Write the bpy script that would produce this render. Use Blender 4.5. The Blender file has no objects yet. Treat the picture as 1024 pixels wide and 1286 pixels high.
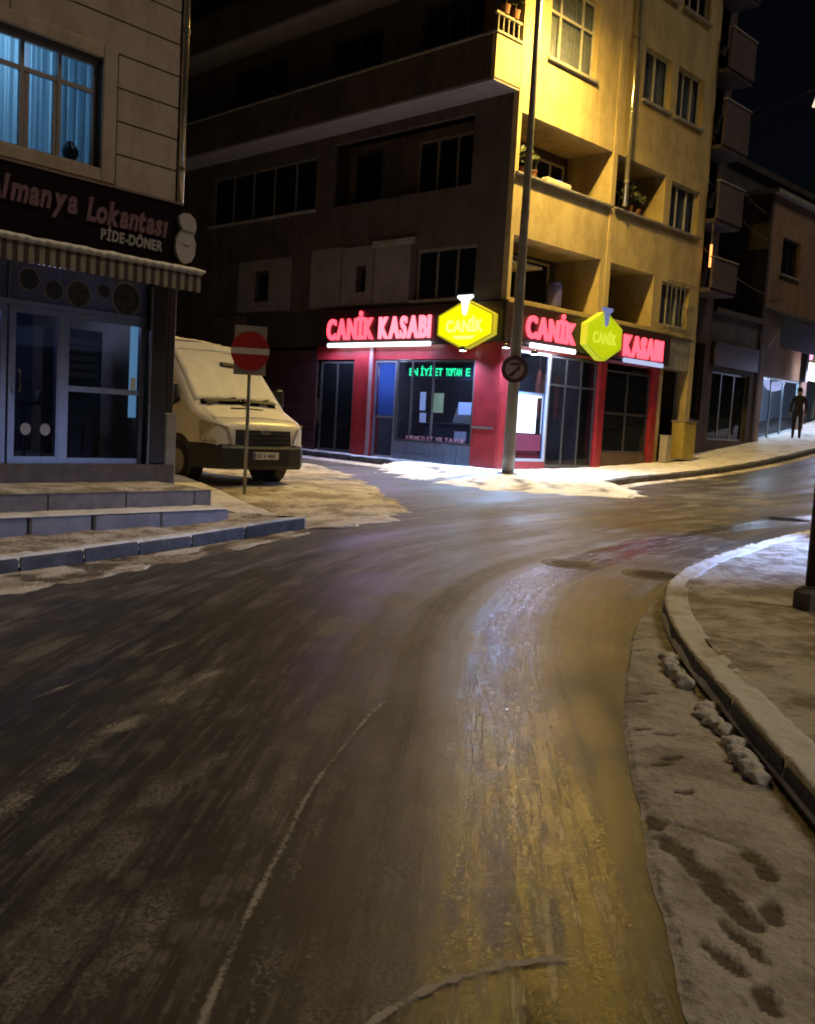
import bpy, bmesh, math, random
from mathutils import Vector, Matrix
from mathutils import noise as mnz
random.seed(7)
rad = math.radians
sc = bpy.context.scene

# ------------------------------------------------------------------ camera
cam = bpy.data.cameras.new('camera')
camo = bpy.data.objects.new('camera', cam)
sc.collection.objects.link(camo)
sc.camera = camo
cam.sensor_fit = 'HORIZONTAL'
cam.sensor_width = 36.0
cam.lens = 1226.0 / 1024.0 * 36.0
cam.clip_start = 0.05
cam.clip_end = 2000.0
PT, RL = rad(5.24), rad(3.30)
_dn = Vector((0, -math.sin(PT), -math.cos(PT)))
_fw = Vector((0, math.cos(PT), -math.sin(PT)))
_rt = Vector((1, 0, 0))
_X = _rt * math.cos(RL) - _dn * math.sin(RL)
_Y = _rt * math.sin(RL) + _dn * math.cos(RL)
camo.matrix_world = Matrix(((_X.x, -_Y.x, -_fw.x, 0), (_X.y, -_Y.y, -_fw.y, 0),
                            (_X.z, -_Y.z, -_fw.z, 1.4), (0, 0, 0, 1)))

# ------------------------------------------------------------------ world / sun / exposure
SUN_DIR = Vector((0.52, -0.20, 0.83)).normalized()      # towards the light
w = bpy.data.worlds.new('World')
sc.world = w
w.use_nodes = True
wn = w.node_tree
sky = wn.nodes.new('ShaderNodeTexSky')
sky.sky_type = 'NISHITA'
sky.sun_disc = False
sky.sun_elevation = math.asin(SUN_DIR.z)
sky.sun_rotation = math.atan2(SUN_DIR.x, SUN_DIR.y)
wn.links.new(sky.outputs[0], wn.nodes['Background'].inputs[0])
wn.nodes['Background'].inputs[1].default_value = 0.0006
sl = bpy.data.lights.new('sun', 'SUN')
sl.energy = 0.60
sl.angle = rad(14)
sl.color = (1.0, 0.81, 0.59)
so = bpy.data.objects.new('sun', sl)
so.rotation_euler = (-SUN_DIR).to_track_quat('-Z', 'Y').to_euler()
sc.collection.objects.link(so)
sc.view_settings.view_transform = 'Standard'
sc.view_settings.look = 'None'
sc.view_settings.exposure = 0.0
sc.view_settings.gamma = 1.0
sc.view_settings.use_curve_mapping = False
sc.render.engine = 'CYCLES'
sc.cycles.use_denoising = True
sc.cycles.max_bounces = 6
sc.cycles.diffuse_bounces = 3
sc.cycles.glossy_bounces = 3
sc.cycles.transmission_bounces = 4
sc.cycles.transparent_max_bounces = 8
sc.cycles.sample_clamp_indirect = 4.0
sc.cycles.caustics_reflective = False
sc.cycles.caustics_refractive = False
sc.cycles.filter_width = 1.9

# ------------------------------------------------------------------ terrain function
CX, CY = 1.99, 22.85
AZ = rad(43.9)
UX, UY = math.sin(AZ), math.cos(AZ)
def ss(t):
    t = min(1.0, max(0.0, t))
    return t * t * (3 - 2 * t)
def zg(x, y):
    z = .0125 * min(max(y, 0.), 60)
    s = (x - 2.0) * UX + (y - 22.6) * UY
    if s > 1:
        z += .0045 * (min(s, 22) - 1) ** 2
    z -= .26 * ss((-.2 - x) / 2.5) * (1 - ss((y - 11.5) / 5))
    return z
def M2W(s, t):
    return (CX + s * UX - t * UY, CY + s * UY + t * UX)

# ------------------------------------------------------------------ materials
MATS = {}
def nd(nt, t, **kw):
    n = nt.nodes.new(t)
    for k, v in kw.items():
        setattr(n, k, v)
    return n
def mat(name, col=(.5, .5, .5), rough=.6, metal=0., vary=.0, vscale=3., bump=0., bscale=40., col2=None, stretch=None, spec=.5, em=None, ems=1.):
    """principled material with optional two-colour noise, bump and emission"""
    if name in MATS:
        return MATS[name]
    m = bpy.data.materials.new(name)
    m.use_nodes = True
    nt = m.node_tree
    b = nt.nodes['Principled BSDF']
    b.inputs['Base Color'].default_value = (*col, 1)
    b.inputs['Roughness'].default_value = rough
    b.inputs['Metallic'].default_value = metal
    b.inputs['Specular IOR Level'].default_value = spec
    if vary > 0 or col2 or bump > 0:
        tc = nd(nt, 'ShaderNodeTexCoord')
        mp = nd(nt, 'ShaderNodeMapping')
        mp.inputs['Scale'].default_value = stretch or (1, 1, 1)
        nt.links.new(tc.outputs['Object'], mp.inputs[0])
    if vary > 0 or col2:
        n1 = nd(nt, 'ShaderNodeTexNoise')
        n1.inputs['Scale'].default_value = vscale
        n1.inputs['Detail'].default_value = 6
        n1.inputs['Roughness'].default_value = .65
        nt.links.new(mp.outputs[0], n1.inputs['Vector'])
        rp = nd(nt, 'ShaderNodeValToRGB')
        c2 = col2 or tuple(c * (1 - vary) for c in col)
        rp.color_ramp.elements[0].position = .35
        rp.color_ramp.elements[1].position = .65
        rp.color_ramp.elements[0].color = (*c2, 1)
        rp.color_ramp.elements[1].color = (*col, 1)
        nt.links.new(n1.outputs['Fac'], rp.inputs[0])
        nt.links.new(rp.outputs[0], b.inputs['Base Color'])
    if bump > 0:
        n2 = nd(nt, 'ShaderNodeTexNoise')
        n2.inputs['Scale'].default_value = bscale
        n2.inputs['Detail'].default_value = 4
        nt.links.new(mp.outputs[0], n2.inputs['Vector'])
        bp = nd(nt, 'ShaderNodeBump')
        bp.inputs['Strength'].default_value = bump
        bp.inputs['Distance'].default_value = .02
        nt.links.new(n2.outputs['Fac'], bp.inputs['Height'])
        nt.links.new(bp.outputs[0], b.inputs['Normal'])
    if em:
        b.inputs['Emission Color'].default_value = (*em, 1)
        b.inputs['Emission Strength'].default_value = ems
    MATS[name] = m
    return m
def glass(name, tint=(.8, .9, 1.), op=.25, rough=.03, dark=(.01, .012, .015)):
    if name in MATS:
        return MATS[name]
    m = bpy.data.materials.new(name)
    m.use_nodes = True
    nt = m.node_tree
    nt.nodes.remove(nt.nodes['Principled BSDF'])
    out = nt.nodes['Material Output']
    tr = nd(nt, 'ShaderNodeBsdfTransparent')
    tr.inputs[0].default_value = (*tint, 1)
    pr = nd(nt, 'ShaderNodeBsdfPrincipled')
    pr.inputs['Base Color'].default_value = (*dark, 1)
    pr.inputs['Roughness'].default_value = rough
    mx = nd(nt, 'ShaderNodeMixShader')
    mx.inputs[0].default_value = op
    nt.links.new(tr.outputs[0], mx.inputs[1])
    nt.links.new(pr.outputs[0], mx.inputs[2])
    nt.links.new(mx.outputs[0], out.inputs[0])
    MATS[name] = m
    return m
def emis(name, col, s):
    return mat(name, (.02, .02, .02), .4, em=col, ems=s)

def road_material():
    m = bpy.data.materials.new('slushy_asphalt')
    m.use_nodes = True
    nt = m.node_tree
    b = nt.nodes['Principled BSDF']
    L = nt.links.new
    uv = nd(nt, 'ShaderNodeUVMap', uv_map='lane')
    tc = nd(nt, 'ShaderNodeTexCoord')
    def noise(src, scale3, sc_, det=5, rg=.6):
        mp = nd(nt, 'ShaderNodeMapping')
        mp.inputs['Scale'].default_value = scale3
        L(src, mp.inputs[0])
        n = nd(nt, 'ShaderNodeTexNoise')
        n.inputs['Scale'].default_value = sc_
        n.inputs['Detail'].default_value = det
        n.inputs['Roughness'].default_value = rg
        L(mp.outputs[0], n.inputs['Vector'])
        return n.outputs['Fac']
    def ramp(f, p0, p1, c0=0., c1=1.):
        r = nd(nt, 'ShaderNodeMapRange')
        r.inputs[1].default_value = p0; r.inputs[2].default_value = p1
        r.inputs[3].default_value = c0; r.inputs[4].default_value = c1
        r.interpolation_type = 'SMOOTHSTEP'
        L(f, r.inputs[0])
        return r.outputs[0]
    def math_(op, a, b_):
        n = nd(nt, 'ShaderNodeMath', operation=op)
        for i, v in enumerate((a, b_)):
            if isinstance(v, (int, float)):
                n.inputs[i].default_value = v
            else:
                L(v, n.inputs[i])
        return n.outputs[0]
    sep = nd(nt, 'ShaderNodeSeparateXYZ'); L(uv.outputs[0], sep.inputs[0])
    wide = noise(uv.outputs[0], (1, .035, 1), 2.2, 4)           # broad wheel lanes
    fine = noise(uv.outputs[0], (1, .035, 1), 26., 5, .7)        # fine tyre streaks
    grain = noise(tc.outputs['Object'], (1, 1, 1), 9., 6, .7)
    speck = noise(tc.outputs['Object'], (1, 1, 1), 70., 5, .8)
    blot = noise(tc.outputs['Object'], (1, 1, 1), 1.1, 7, .68)
    mid = noise(uv.outputs[0], (1, .12, 1), 5., 7, .72)
    stre = math_('MULTIPLY', ramp(fine, .50, .72), ramp(wide, .42, .62))
    stre = math_('MULTIPLY', stre, ramp(grain, .35, .6))
    slush = math_('MULTIPLY', ramp(mid, .46, .58), ramp(blot, .42, .58))
    slush = math_('MULTIPLY', slush, ramp(speck, .40, .58, .1, 1.))
    wetm = math_('SUBTRACT', 1., ramp(math_('ABSOLUTE', math_('SUBTRACT', sep.outputs[0], 1.06), 0.), .0, .50))
    stre = math_('MAXIMUM', math_('MAXIMUM', stre, slush), math_('MULTIPLY', math_('MULTIPLY', ramp(fine, .50, .60), ramp(grain, .34, .6)), math_('ADD', math_('MULTIPLY', wetm, .8), .40)))
    base = nd(nt, 'ShaderNodeMix', data_type='RGBA')
    base.inputs[6].default_value = (.025, .0225, .021, 1)
    base.inputs[7].default_value = (.078, .070, .061, 1)
    L(math_('ADD', math_('MULTIPLY', ramp(wide, .35, .65), .30), math_('ADD', math_('MULTIPLY', ramp(grain, .35, .65), .25), math_('MULTIPLY', ramp(speck, .40, .60), .45))), base.inputs[0])
    sn = nd(nt, 'ShaderNodeMix', data_type='RGBA')
    sn.inputs[7].default_value = (.36, .335, .305, 1)
    L(base.outputs[2], sn.inputs[6])
    L(math_('MULTIPLY', stre, .75), sn.inputs[0])
    L(sn.outputs[2], b.inputs['Base Color'])
    dry = ramp(math_('ADD', math_('MULTIPLY', wide, .55), math_('ADD', math_('MULTIPLY', blot, .25), math_('MULTIPLY', speck, .2))), .40, .60, .38, .60)
    rg = math_('SUBTRACT', dry, math_('MULTIPLY', wetm, .36))
    L(math_('ADD', rg, math_('MULTIPLY', stre, .10)), b.inputs['Roughness'])
    b.inputs['Specular IOR Level'].default_value = .5
    bp = nd(nt, 'ShaderNodeBump')
    bp.inputs['Strength'].default_value = .30
    bp.inputs['Distance'].default_value = .006
    L(math_('ADD', math_('MULTIPLY', speck, .8), math_('ADD', math_('MULTIPLY', fine, .6), math_('MULTIPLY', stre, .3))), bp.inputs['Height'])
    L(bp.outputs[0], b.inputs['Normal'])
    return m

def snow_material(name, clean=(.74, .72, .69), dirty=(.30, .245, .175), lo=.38, hi=.62, scale=2.2, bump=.6, stretch=(1, 1, 1)):
    """trampled snow: two noises for dirt, vertex attribute 'wet' for footprints and bare patches"""
    m = bpy.data.materials.new(name)
    m.use_nodes = True
    nt = m.node_tree
    b = nt.nodes['Principled BSDF']
    L = nt.links.new
    tc = nd(nt, 'ShaderNodeTexCoord')
    mp = nd(nt, 'ShaderNodeMapping')
    mp.inputs['Scale'].default_value = stretch
    L(tc.outputs['Object'], mp.inputs[0])
    n1 = nd(nt, 'ShaderNodeTexNoise'); n1.inputs['Scale'].default_value = scale; n1.inputs['Detail'].default_value = 7; n1.inputs['Roughness'].default_value = .68
    n2 = nd(nt, 'ShaderNodeTexNoise'); n2.inputs['Scale'].default_value = 22; n2.inputs['Detail'].default_value = 5
    for n in (n1, n2):
        L(mp.outputs[0], n.inputs['Vector'])
    r = nd(nt, 'ShaderNodeMapRange', interpolation_type='SMOOTHSTEP')
    r.inputs[1].default_value = lo; r.inputs[2].default_value = hi
    L(n1.outputs['Fac'], r.inputs[0])
    mx = nd(nt, 'ShaderNodeMix', data_type='RGBA')
    mx.inputs[6].default_value = (*dirty, 1); mx.inputs[7].default_value = (*clean, 1)
    L(r.outputs[0], mx.inputs[0])
    at = nd(nt, 'ShaderNodeAttribute', attribute_name='wet')
    mx2 = nd(nt, 'ShaderNodeMix', data_type='RGBA')
    mx2.inputs[7].default_value = (.085, .066, .046, 1)
    L(at.outputs['Fac'], mx2.inputs[0]); L(mx.outputs[2], mx2.inputs[6])
    L(mx2.outputs[2], b.inputs['Base Color'])
    b.inputs['Roughness'].default_value = .75
    bp = nd(nt, 'ShaderNodeBump'); bp.inputs['Strength'].default_value = bump; bp.inputs['Distance'].default_value = .03
    ad = nd(nt, 'ShaderNodeMath', operation='ADD')
    L(n1.outputs['Fac'], ad.inputs[0]); L(n2.outputs['Fac'], ad.inputs[1])
    L(ad.outputs[0], bp.inputs['Height']); L(bp.outputs[0], b.inputs['Normal'])
    MATS[name] = m
    return m

def facade_material(name, col, dark, scale=1.3):
    """rendered wall with vertical rain streaks and blotches"""
    m = bpy.data.materials.new(name)
    m.use_nodes = True
    nt = m.node_tree
    b = nt.nodes['Principled BSDF']
    L = nt.links.new
    tc = nd(nt, 'ShaderNodeTexCoord')
    def nz(sc3, s):
        mp = nd(nt, 'ShaderNodeMapping'); mp.inputs['Scale'].default_value = sc3
        L(tc.outputs['Object'], mp.inputs[0])
        n = nd(nt, 'ShaderNodeTexNoise'); n.inputs['Scale'].default_value = s; n.inputs['Detail'].default_value = 6; n.inputs['Roughness'].default_value = .6
        L(mp.outputs[0], n.inputs['Vector'])
        return n.outputs['Fac']
    a = nz((1, 1, .16), scale * 1.6); c = nz((1, 1, 1), scale * .8); d = nz((1, 1, 1), 45)
    e_ = nz((1, 1, .5), scale * 6); mu0 = nd(nt, 'ShaderNodeMath', operation='MULTIPLY_ADD'); mu0.inputs[1].default_value = .6; L(e_, mu0.inputs[0]); L(c, mu0.inputs[2])
    mu = nd(nt, 'ShaderNodeMath', operation='ADD'); L(a, mu.inputs[0]); L(mu0.outputs[0], mu.inputs[1])
    r = nd(nt, 'ShaderNodeMapRange', interpolation_type='SMOOTHSTEP'); r.inputs[1].default_value = 1.08; r.inputs[2].default_value = 1.46
    L(mu.outputs[0], r.inputs[0])
    mx = nd(nt, 'ShaderNodeMix', data_type='RGBA')
    mx.inputs[6].default_value = (*dark, 1); mx.inputs[7].default_value = (*col, 1)
    L(r.outputs[0], mx.inputs[0]); L(mx.outputs[2], b.inputs['Base Color'])
    b.inputs['Roughness'].default_value = .85
    bp = nd(nt, 'ShaderNodeBump'); bp.inputs['Strength'].default_value = .35; bp.inputs['Distance'].default_value = .01
    L(d, bp.inputs['Height']); L(bp.outputs[0], b.inputs['Normal'])
    MATS[name] = m
    return m

M_road = road_material()
M_snow_path = snow_material('trampled_snow', (.62, .57, .50), (.26, .215, .155), .40, .60, 3.2, .8, (1, 1, 1))
M_snow_gut = snow_material('gutter_snow', (.58, .545, .50), (.34, .305, .265), .38, .58, 3.0, .9)
M_snow_clean = snow_material('packed_snow', (.82, .81, .78), (.58, .54, .48), .36, .52, 1.6, .5)
M_snow_street = snow_material('street_snow', (.72, .67, .58), (.34, .285, .21), .40, .58, 1.7, .8)
M_snow_fresh = mat('fresh_snow', (.80, .79, .77), .7, bump=.5, bscale=14, vary=.12, vscale=4)
M_kerb = mat('kerb_concrete', (.135, .13, .13), .8, vary=.5, vscale=6, bump=.4)
M_conc = mat('old_concrete', (.30, .285, .27), .85, vary=.4, vscale=5, bump=.4)
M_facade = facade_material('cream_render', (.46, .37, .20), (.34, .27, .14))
M_facade_l = facade_material('shaded_side_render', (.085, .066, .066), (.05, .04, .04))  # side front's shade put into the colour, far darker than the cream render
M_pale = mat('pale_panel', (.22, .20, .215), .7, vary=.3, vscale=2)
M_dark = mat('dark_room', (.03, .027, .028), .9)
M_soffit = mat('soffit_plaster', (.26, .24, .265), .85, vary=.25, vscale=2)
M_frame = mat('window_frame_white', (.55, .53, .50), .5, vary=.2, vscale=5)
M_frame_s = mat('window_frame_shaded', (.20, .185, .18), .5, vary=.2, vscale=5)  # white frames darkened in colour for the unlit side front
M_frame_d = mat('window_frame_dark', (.10, .095, .10), .4, metal=.5)
M_alu = mat('aluminium_frame', (.34, .35, .40), .35, metal=.6, vary=.2, vscale=6)
M_glass = glass('window_glass', (.75, .8, .9), .35)
M_glass_d = glass('window_glass_dark', (.35, .37, .42), .75)
M_glass_s = glass('shop_glass', (.85, .9, 1.), .13)
M_red = mat('red_shop_paint', (.33, .022, .028), .38, vary=.35, vscale=3)
M_black = mat('black_sign_panel', (.030, .018, .020), .45)
M_metal = mat('galvanised_steel', (.30, .30, .29), .45, metal=.7, vary=.35, vscale=12)
M_pipe = mat('painted_pipe', (.62, .58, .46), .13, metal=.8, vary=.1, vscale=5, spec=1.)
M_tile = mat('grey_blue_tile', (.13, .14, .19), .35, vary=.35, vscale=7)

# ------------------------------------------------------------------ object helpers
COL = sc.collection
def ob(name, me, m=None, parent=None, loc=(0, 0, 0), rot=(0, 0, 0)):
    o = bpy.data.objects.new(name, me)
    COL.objects.link(o)
    if m is not None and me is not None and not me.materials:
        me.materials.append(m)
    o.parent = parent
    o.location = loc
    o.rotation_euler = rot
    return o
def tag(o, label, cat, group=None):
    o['label'] = label
    o['category'] = cat
    if group:
        o['group'] = group
    return o
def thing(name, label, cat, loc=(0, 0, 0), rotz=0., group=None):
    o = bpy.data.objects.new(name, None)
    o.empty_display_size = .2
    COL.objects.link(o)
    o.location = loc
    o.rotation_euler = (0, 0, rotz)
    return tag(o, label, cat, group)

class MB:
    def __init__(s):
        s.v = []; s.f = []
    def add(s, vs, fs):
        n = len(s.v)
        s.v += [tuple(v) for v in vs]
        s.f += [tuple(i + n for i in f) for f in fs]
        return s
    def box(s, x0, x1, y0, y1, z0, z1):
        return s.add([(x0, y0, z0), (x1, y0, z0), (x1, y1, z0), (x0, y1, z0), (x0, y0, z1), (x1, y0, z1), (x1, y1, z1), (x0, y1, z1)],
                     [(0, 3, 2, 1), (4, 5, 6, 7), (0, 1, 5, 4), (1, 2, 6, 5), (2, 3, 7, 6), (3, 0, 4, 7)])
    def bbox(s, x0, x1, y0, y1, z0, z1, b=.01):
        """box with chamfered vertical and top edges (12-gon ring loft)"""
        b = min(b, (x1 - x0) * .45, (y1 - y0) * .45, (z1 - z0) * .45)
        def ring(z, i):
            xa, xb, ya, yb = x0 + i, x1 - i, y0 + i, y1 - i
            return [(xa + b, ya, z), (xb - b, ya, z), (xb, ya + b, z), (xb, yb - b, z), (xb - b, yb, z), (xa + b, yb, z), (xa, yb - b, z), (xa, ya + b, z)]
        rs = [ring(z0, b * .7), ring(z0 + b, 0), ring(z1 - b, 0), ring(z1, b * .7)]
        return s.loft(rs)
    def loft(s, rings, cap=True):
        n = len(rings[0]); vs = [p for r in rings for p in r]; fs = []
        for i in range(len(rings) - 1):
            for j in range(n):
                k = (j + 1) % n
                fs.append((i * n + j, i * n + k, (i + 1) * n + k, (i + 1) * n + j))
        if cap:
            fs.append(tuple(range(n - 1, -1, -1)))
            fs.append(tuple(range((len(rings) - 1) * n, len(rings) * n)))
        return s.add(vs, fs)
    def tube(s, pts, r, seg=10):
        pts = [Vector(p) for p in pts]
        rr = r if isinstance(r, (list, tuple)) else [r] * len(pts)
        rings = []
        for i, p in enumerate(pts):
            d = (pts[min(i + 1, len(pts) - 1)] - pts[max(i - 1, 0)]).normalized()
            a = d.cross(Vector((0, 0, 1)))
            if a.length < 1e-3:
                a = Vector((1, 0, 0))
            a.normalize(); c = d.cross(a)
            rings.append([tuple(p + (a * math.cos(2 * math.pi * k / seg) + c * math.sin(2 * math.pi * k / seg)) * rr[i]) for k in range(seg)])
        return s.loft(rings)
    def prism(s, poly, y0, y1):
        """poly of (x, z), extruded along y"""
        n = len(poly)
        vs = [(p[0], y0, p[1]) for p in poly] + [(p[0], y1, p[1]) for p in poly]
        fs = [tuple(range(n)), tuple(range(2 * n - 1, n - 1, -1))] + [(i, i + n, (i + 1) % n + n, (i + 1) % n) for i in range(n)]
        return s.add(vs, fs)
    def disc(s, cx, cz, rx, rz, y0, y1, seg=28):
        return s.prism([(cx + rx * math.cos(2 * math.pi * k / seg), cz + rz * math.sin(2 * math.pi * k / seg)) for k in range(seg)], y0, y1)
    def ringdisc(s, cx, cz, r0, r1, y0, y1, seg=28):
        rg = []
        for r, y in ((r0, y0), (r1, y0), (r1, y1), (r0, y1)):
            rg.append([(cx + r * math.cos(2 * math.pi * k / seg), y, cz + r * math.sin(2 * math.pi * k / seg)) for k in range(seg)])
        rg.append(rg[0])
        return s.loft(rg, cap=False)
    def blob(s, c, r, seed=0, seg=10, rings=7, amp=.25):
        rnd = random.Random(seed); vs = []; fs = []
        ph = [rnd.uniform(0, 6.28) for _ in range(6)]
        for i in range(rings + 1):
            th = math.pi * i / rings
            for j in range(seg):
                a = 2 * math.pi * j / seg
                k = 1 + amp * (math.sin(2 * a + ph[0] + 3 * th) * .4 + math.sin(3 * a + ph[1] - 2 * th) * .35 + math.sin(5 * a + ph[2] + 4 * th) * .25) * math.sin(th)
                vs.append((c[0] + r[0] * k * math.sin(th) * math.cos(a), c[1] + r[1] * k * math.sin(th) * math.sin(a), c[2] + r[2] * k * math.cos(th)))
        for i in range(rings):
            for j in range(seg):
                k = (j + 1) % seg
                fs.append((i * seg + j, (i + 1) * seg + j, (i + 1) * seg + k, i * seg + k))
        return s.add(vs, fs)
    def mesh(s, name, smooth=False):
        me = bpy.data.meshes.new(name)
        me.from_pydata(s.v, [], s.f)
        bm = bmesh.new(); bm.from_mesh(me)
        bmesh.ops.recalc_face_normals(bm, faces=bm.faces)
        bm.to_mesh(me); bm.free()
        if smooth:
            for p in me.polygons:
                p.use_smooth = True
        return me
    def build(s, name, m=None, parent=None, loc=(0, 0, 0), rot=(0, 0, 0), smooth=False):
        return ob(name, s.mesh(name, smooth), m, parent, loc, rot)
def box(name, m, parent, x0, x1, y0, y1, z0, z1, **k):
    return MB().box(x0, x1, y0, y1, z0, z1).build(name, m, parent, **k)

_glyph = {}
def glyph(ch, size, ext, off=0., shear=0.):
    key = (ch, size, ext, off, shear)
    if key in _glyph:
        return _glyph[key]
    cu = bpy.data.curves.new('letter', 'FONT')
    cu.body = ch; cu.size = size; cu.extrude = ext; cu.offset = off; cu.shear = shear
    cu.resolution_u = 3
    o = bpy.data.objects.new('letter', cu)
    COL.objects.link(o)
    bpy.context.view_layer.update()
    me = bpy.data.meshes.new_from_object(o.evaluated_get(bpy.context.evaluated_depsgraph_get()))
    bpy.data.objects.remove(o)
    xs = [v.co.x for v in me.vertices]
    r = (me, min(xs), max(xs)) if xs else None
    _glyph[key] = r
    return r
ROT_R = (math.pi / 2, 0, 0)                        # text on a face looking to -y
ROT_L = (math.pi / 2, 0, -math.pi / 2)             # text on a face looking to -x (reads along -y)
def letters(text, m, parent, start, width, z, size, ext, side='R', depth=0., off=0., shear=0., gap=.06, name='letter', zscale=1.):
    """lay each glyph out as its own part; squeeze or stretch the line to `width`"""
    g = [(ch, glyph(ch, size, ext, off, shear) if ch != ' ' else None) for ch in text]
    tot = sum((q[2] - q[1] if q else size * .3) for _, q in g) + gap * size * (len(g) - 1)
    k = width / tot
    x = 0.
    for ch, q in g:
        if q:
            me = q[0]
            key = m.name + me.name
            if key not in _glyph:
                c = me.copy(); c.materials.clear(); c.materials.append(m); _glyph[key] = c
            me = _glyph[key]
            px = start + (x - q[1]) * k if side == 'R' else start - (x - q[1]) * k
            o = ob(name, me, m, parent, (px, depth, z) if side == 'R' else (depth, px, z), ROT_R if side == 'R' else ROT_L)
            o.scale = (k, zscale, 1)
            x += q[2] - q[1]
        else:
            x += size * .3
        x += gap * size

def patch(name, A, B, nu, nv, m, h, amp=0., fscale=3., wet=None, kind='stuff', label=None, edge=0., h2=None, rag=0.):
    """ground sheet between polylines A and B (same number of points), h above the terrain, uneven by amp"""
    from mathutils import noise as mn
    def samp(P, u):
        f = u * (len(P) - 1); i = min(int(f), len(P) - 2); f -= i
        return P[i][0] + (P[i + 1][0] - P[i][0]) * f, P[i][1] + (P[i + 1][1] - P[i][1]) * f
    vs = []; wt = []
    for i in range(nu + 1):
        a = samp(A, i / nu); b = samp(B, i / nu)
        if rag:
            k_ = rag * (mn.fractal(Vector((a[0] * 2.2, a[1] * 2.2, 8.)), 1., 2., 5)); dl = math.hypot(b[0] - a[0], b[1] - a[1]) + 1e-6
            a = (a[0] - (b[0] - a[0]) / dl * k_, a[1] - (b[1] - a[1]) / dl * k_)
        for j in range(nv + 1):
            t = j / nv
            x = a[0] + (b[0] - a[0]) * t; y = a[1] + (b[1] - a[1]) * t
            n = mn.fractal(Vector((x * fscale, y * fscale, 3.7)), 1., 2., 4)
            e = ss(min(t, 1 - t) / edge) if edge else 1.
            wv = wet(x, y) if wet else 0.
            hh = h * max(e, .25) if h2 is None else h + (h2 - h) * ss(t * 1.25)
            vs.append((x, y, zg(x, y) + hh + amp * n * e - .012 * wv))
            wt.append(wv)
    fs = [(i * (nv + 1) + j, (i + 1) * (nv + 1) + j, (i + 1) * (nv + 1) + j + 1, i * (nv + 1) + j + 1) for i in range(nu) for j in range(nv)]
    me = bpy.data.meshes.new(name); me.from_pydata(vs, [], fs)
    bm = bmesh.new(); bm.from_mesh(me)
    if sum(f.normal.z for f in bm.faces) < 0:
        bmesh.ops.reverse_faces(bm, faces=bm.faces)
    bm.to_mesh(me); bm.free()
    at = me.attributes.new('wet', 'FLOAT', 'POINT')
    at.data.foreach_set('value', wt)
    for p in me.polygons:
        p.use_smooth = True
    o = ob(name, me, m)
    o['kind'] = kind
    if label:
        o['label'] = label
    return o

def resample(P, n):
    L = [0.]
    for a, b in zip(P, P[1:]):
        L.append(L[-1] + math.hypot(b[0] - a[0], b[1] - a[1]))
    out = []
    for k in range(n):
        d = L[-1] * k / (n - 1); i = 0
        while i < len(L) - 2 and L[i + 1] < d:
            i += 1
        f = (d - L[i]) / max(L[i + 1] - L[i], 1e-6)
        out.append((P[i][0] + (P[i + 1][0] - P[i][0]) * f, P[i][1] + (P[i + 1][1] - P[i][1]) * f))
    return out
def smoothp(P, it=2):
    for _ in range(it):
        Q = [P[0]]
        for a, b in zip(P, P[1:]):
            Q += [(a[0] * .75 + b[0] * .25, a[1] * .75 + b[1] * .25), (a[0] * .25 + b[0] * .75, a[1] * .25 + b[1] * .75)]
        P = Q + [P[-1]]
    return P
def offset(P, d):
    out = []
    for i, p in enumerate(P):
        a = P[max(i - 1, 0)]; b = P[min(i + 1, len(P) - 1)]
        tx, ty = b[0] - a[0], b[1] - a[1]; l = math.hypot(tx, ty)
        out.append((p[0] + ty / l * d, p[1] - tx / l * d))       # +d = to the right of travel
    return out

# ================================================================== SETTING
# ---- road: right kerb line gives the lane coordinates
RK = smoothp([(.75, -8), (1.0, -3), (1.25, 0), (1.42, 2.2), (1.5, 3.4), (1.57, 4.35), (1.61, 5.1), (1.69, 5.95), (1.86, 6.95), (2.2, 8.1), (2.86, 9.35), (4.01, 11.1), (5.55, 13.2), (10, 18.2), (20, 28.8), (60, 70)])
def lane(x, y):
    best = 1e9; acc = 0.; res = (0, 0)
    for a, b in zip(RK, RK[1:]):
        dx, dy = b[0] - a[0], b[1] - a[1]; l2 = dx * dx + dy * dy; l = math.sqrt(l2)
        t = max(0, min(1, ((x - a[0]) * dx + (y - a[1]) * dy) / l2))
        ex, ey = x - a[0] - dx * t, y - a[1] - dy * t
        d = ex * ex + ey * ey
        if d < best:
            best = d
            sgn = 1 if dx * ey - dy * ex > 0 else -1
            res = (sgn * math.sqrt(d), acc + t * l)
        acc += l
    return res
def axis(a, b, st, far):
    c = [a + st * i for i in range(int((b - a) / st) + 1)]
    lo = [a - d for d in far][::-1]; hi = [c[-1] + d for d in far]
    return lo + c + hi
xs = axis(-7, 16, .3, (1, 3, 7, 15, 30, 70, 160, 400))
ys = axis(-2, 42, .3, (1, 3, 7, 15, 30, 70, 160, 400))
vs = [(x, y, zg(x, y)) for y in ys for x in xs]
nx = len(xs)
fs = [(j * nx + i, j * nx + i + 1, (j + 1) * nx + i + 1, (j + 1) * nx + i) for j in range(len(ys) - 1) for i in range(nx - 1)]
me = bpy.data.meshes.new('road'); me.from_pydata(vs, [], fs)
lv = [lane(v[0], v[1]) for v in vs]
uvl = me.uv_layers.new(name='lane')
for p in me.polygons:
    p.use_smooth = True
    for li in p.loop_indices:
        uvl.data[li].uv = lv[me.loops[li].vertex_index]
road = ob('road', me, M_road); road['kind'] = 'structure'

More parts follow.
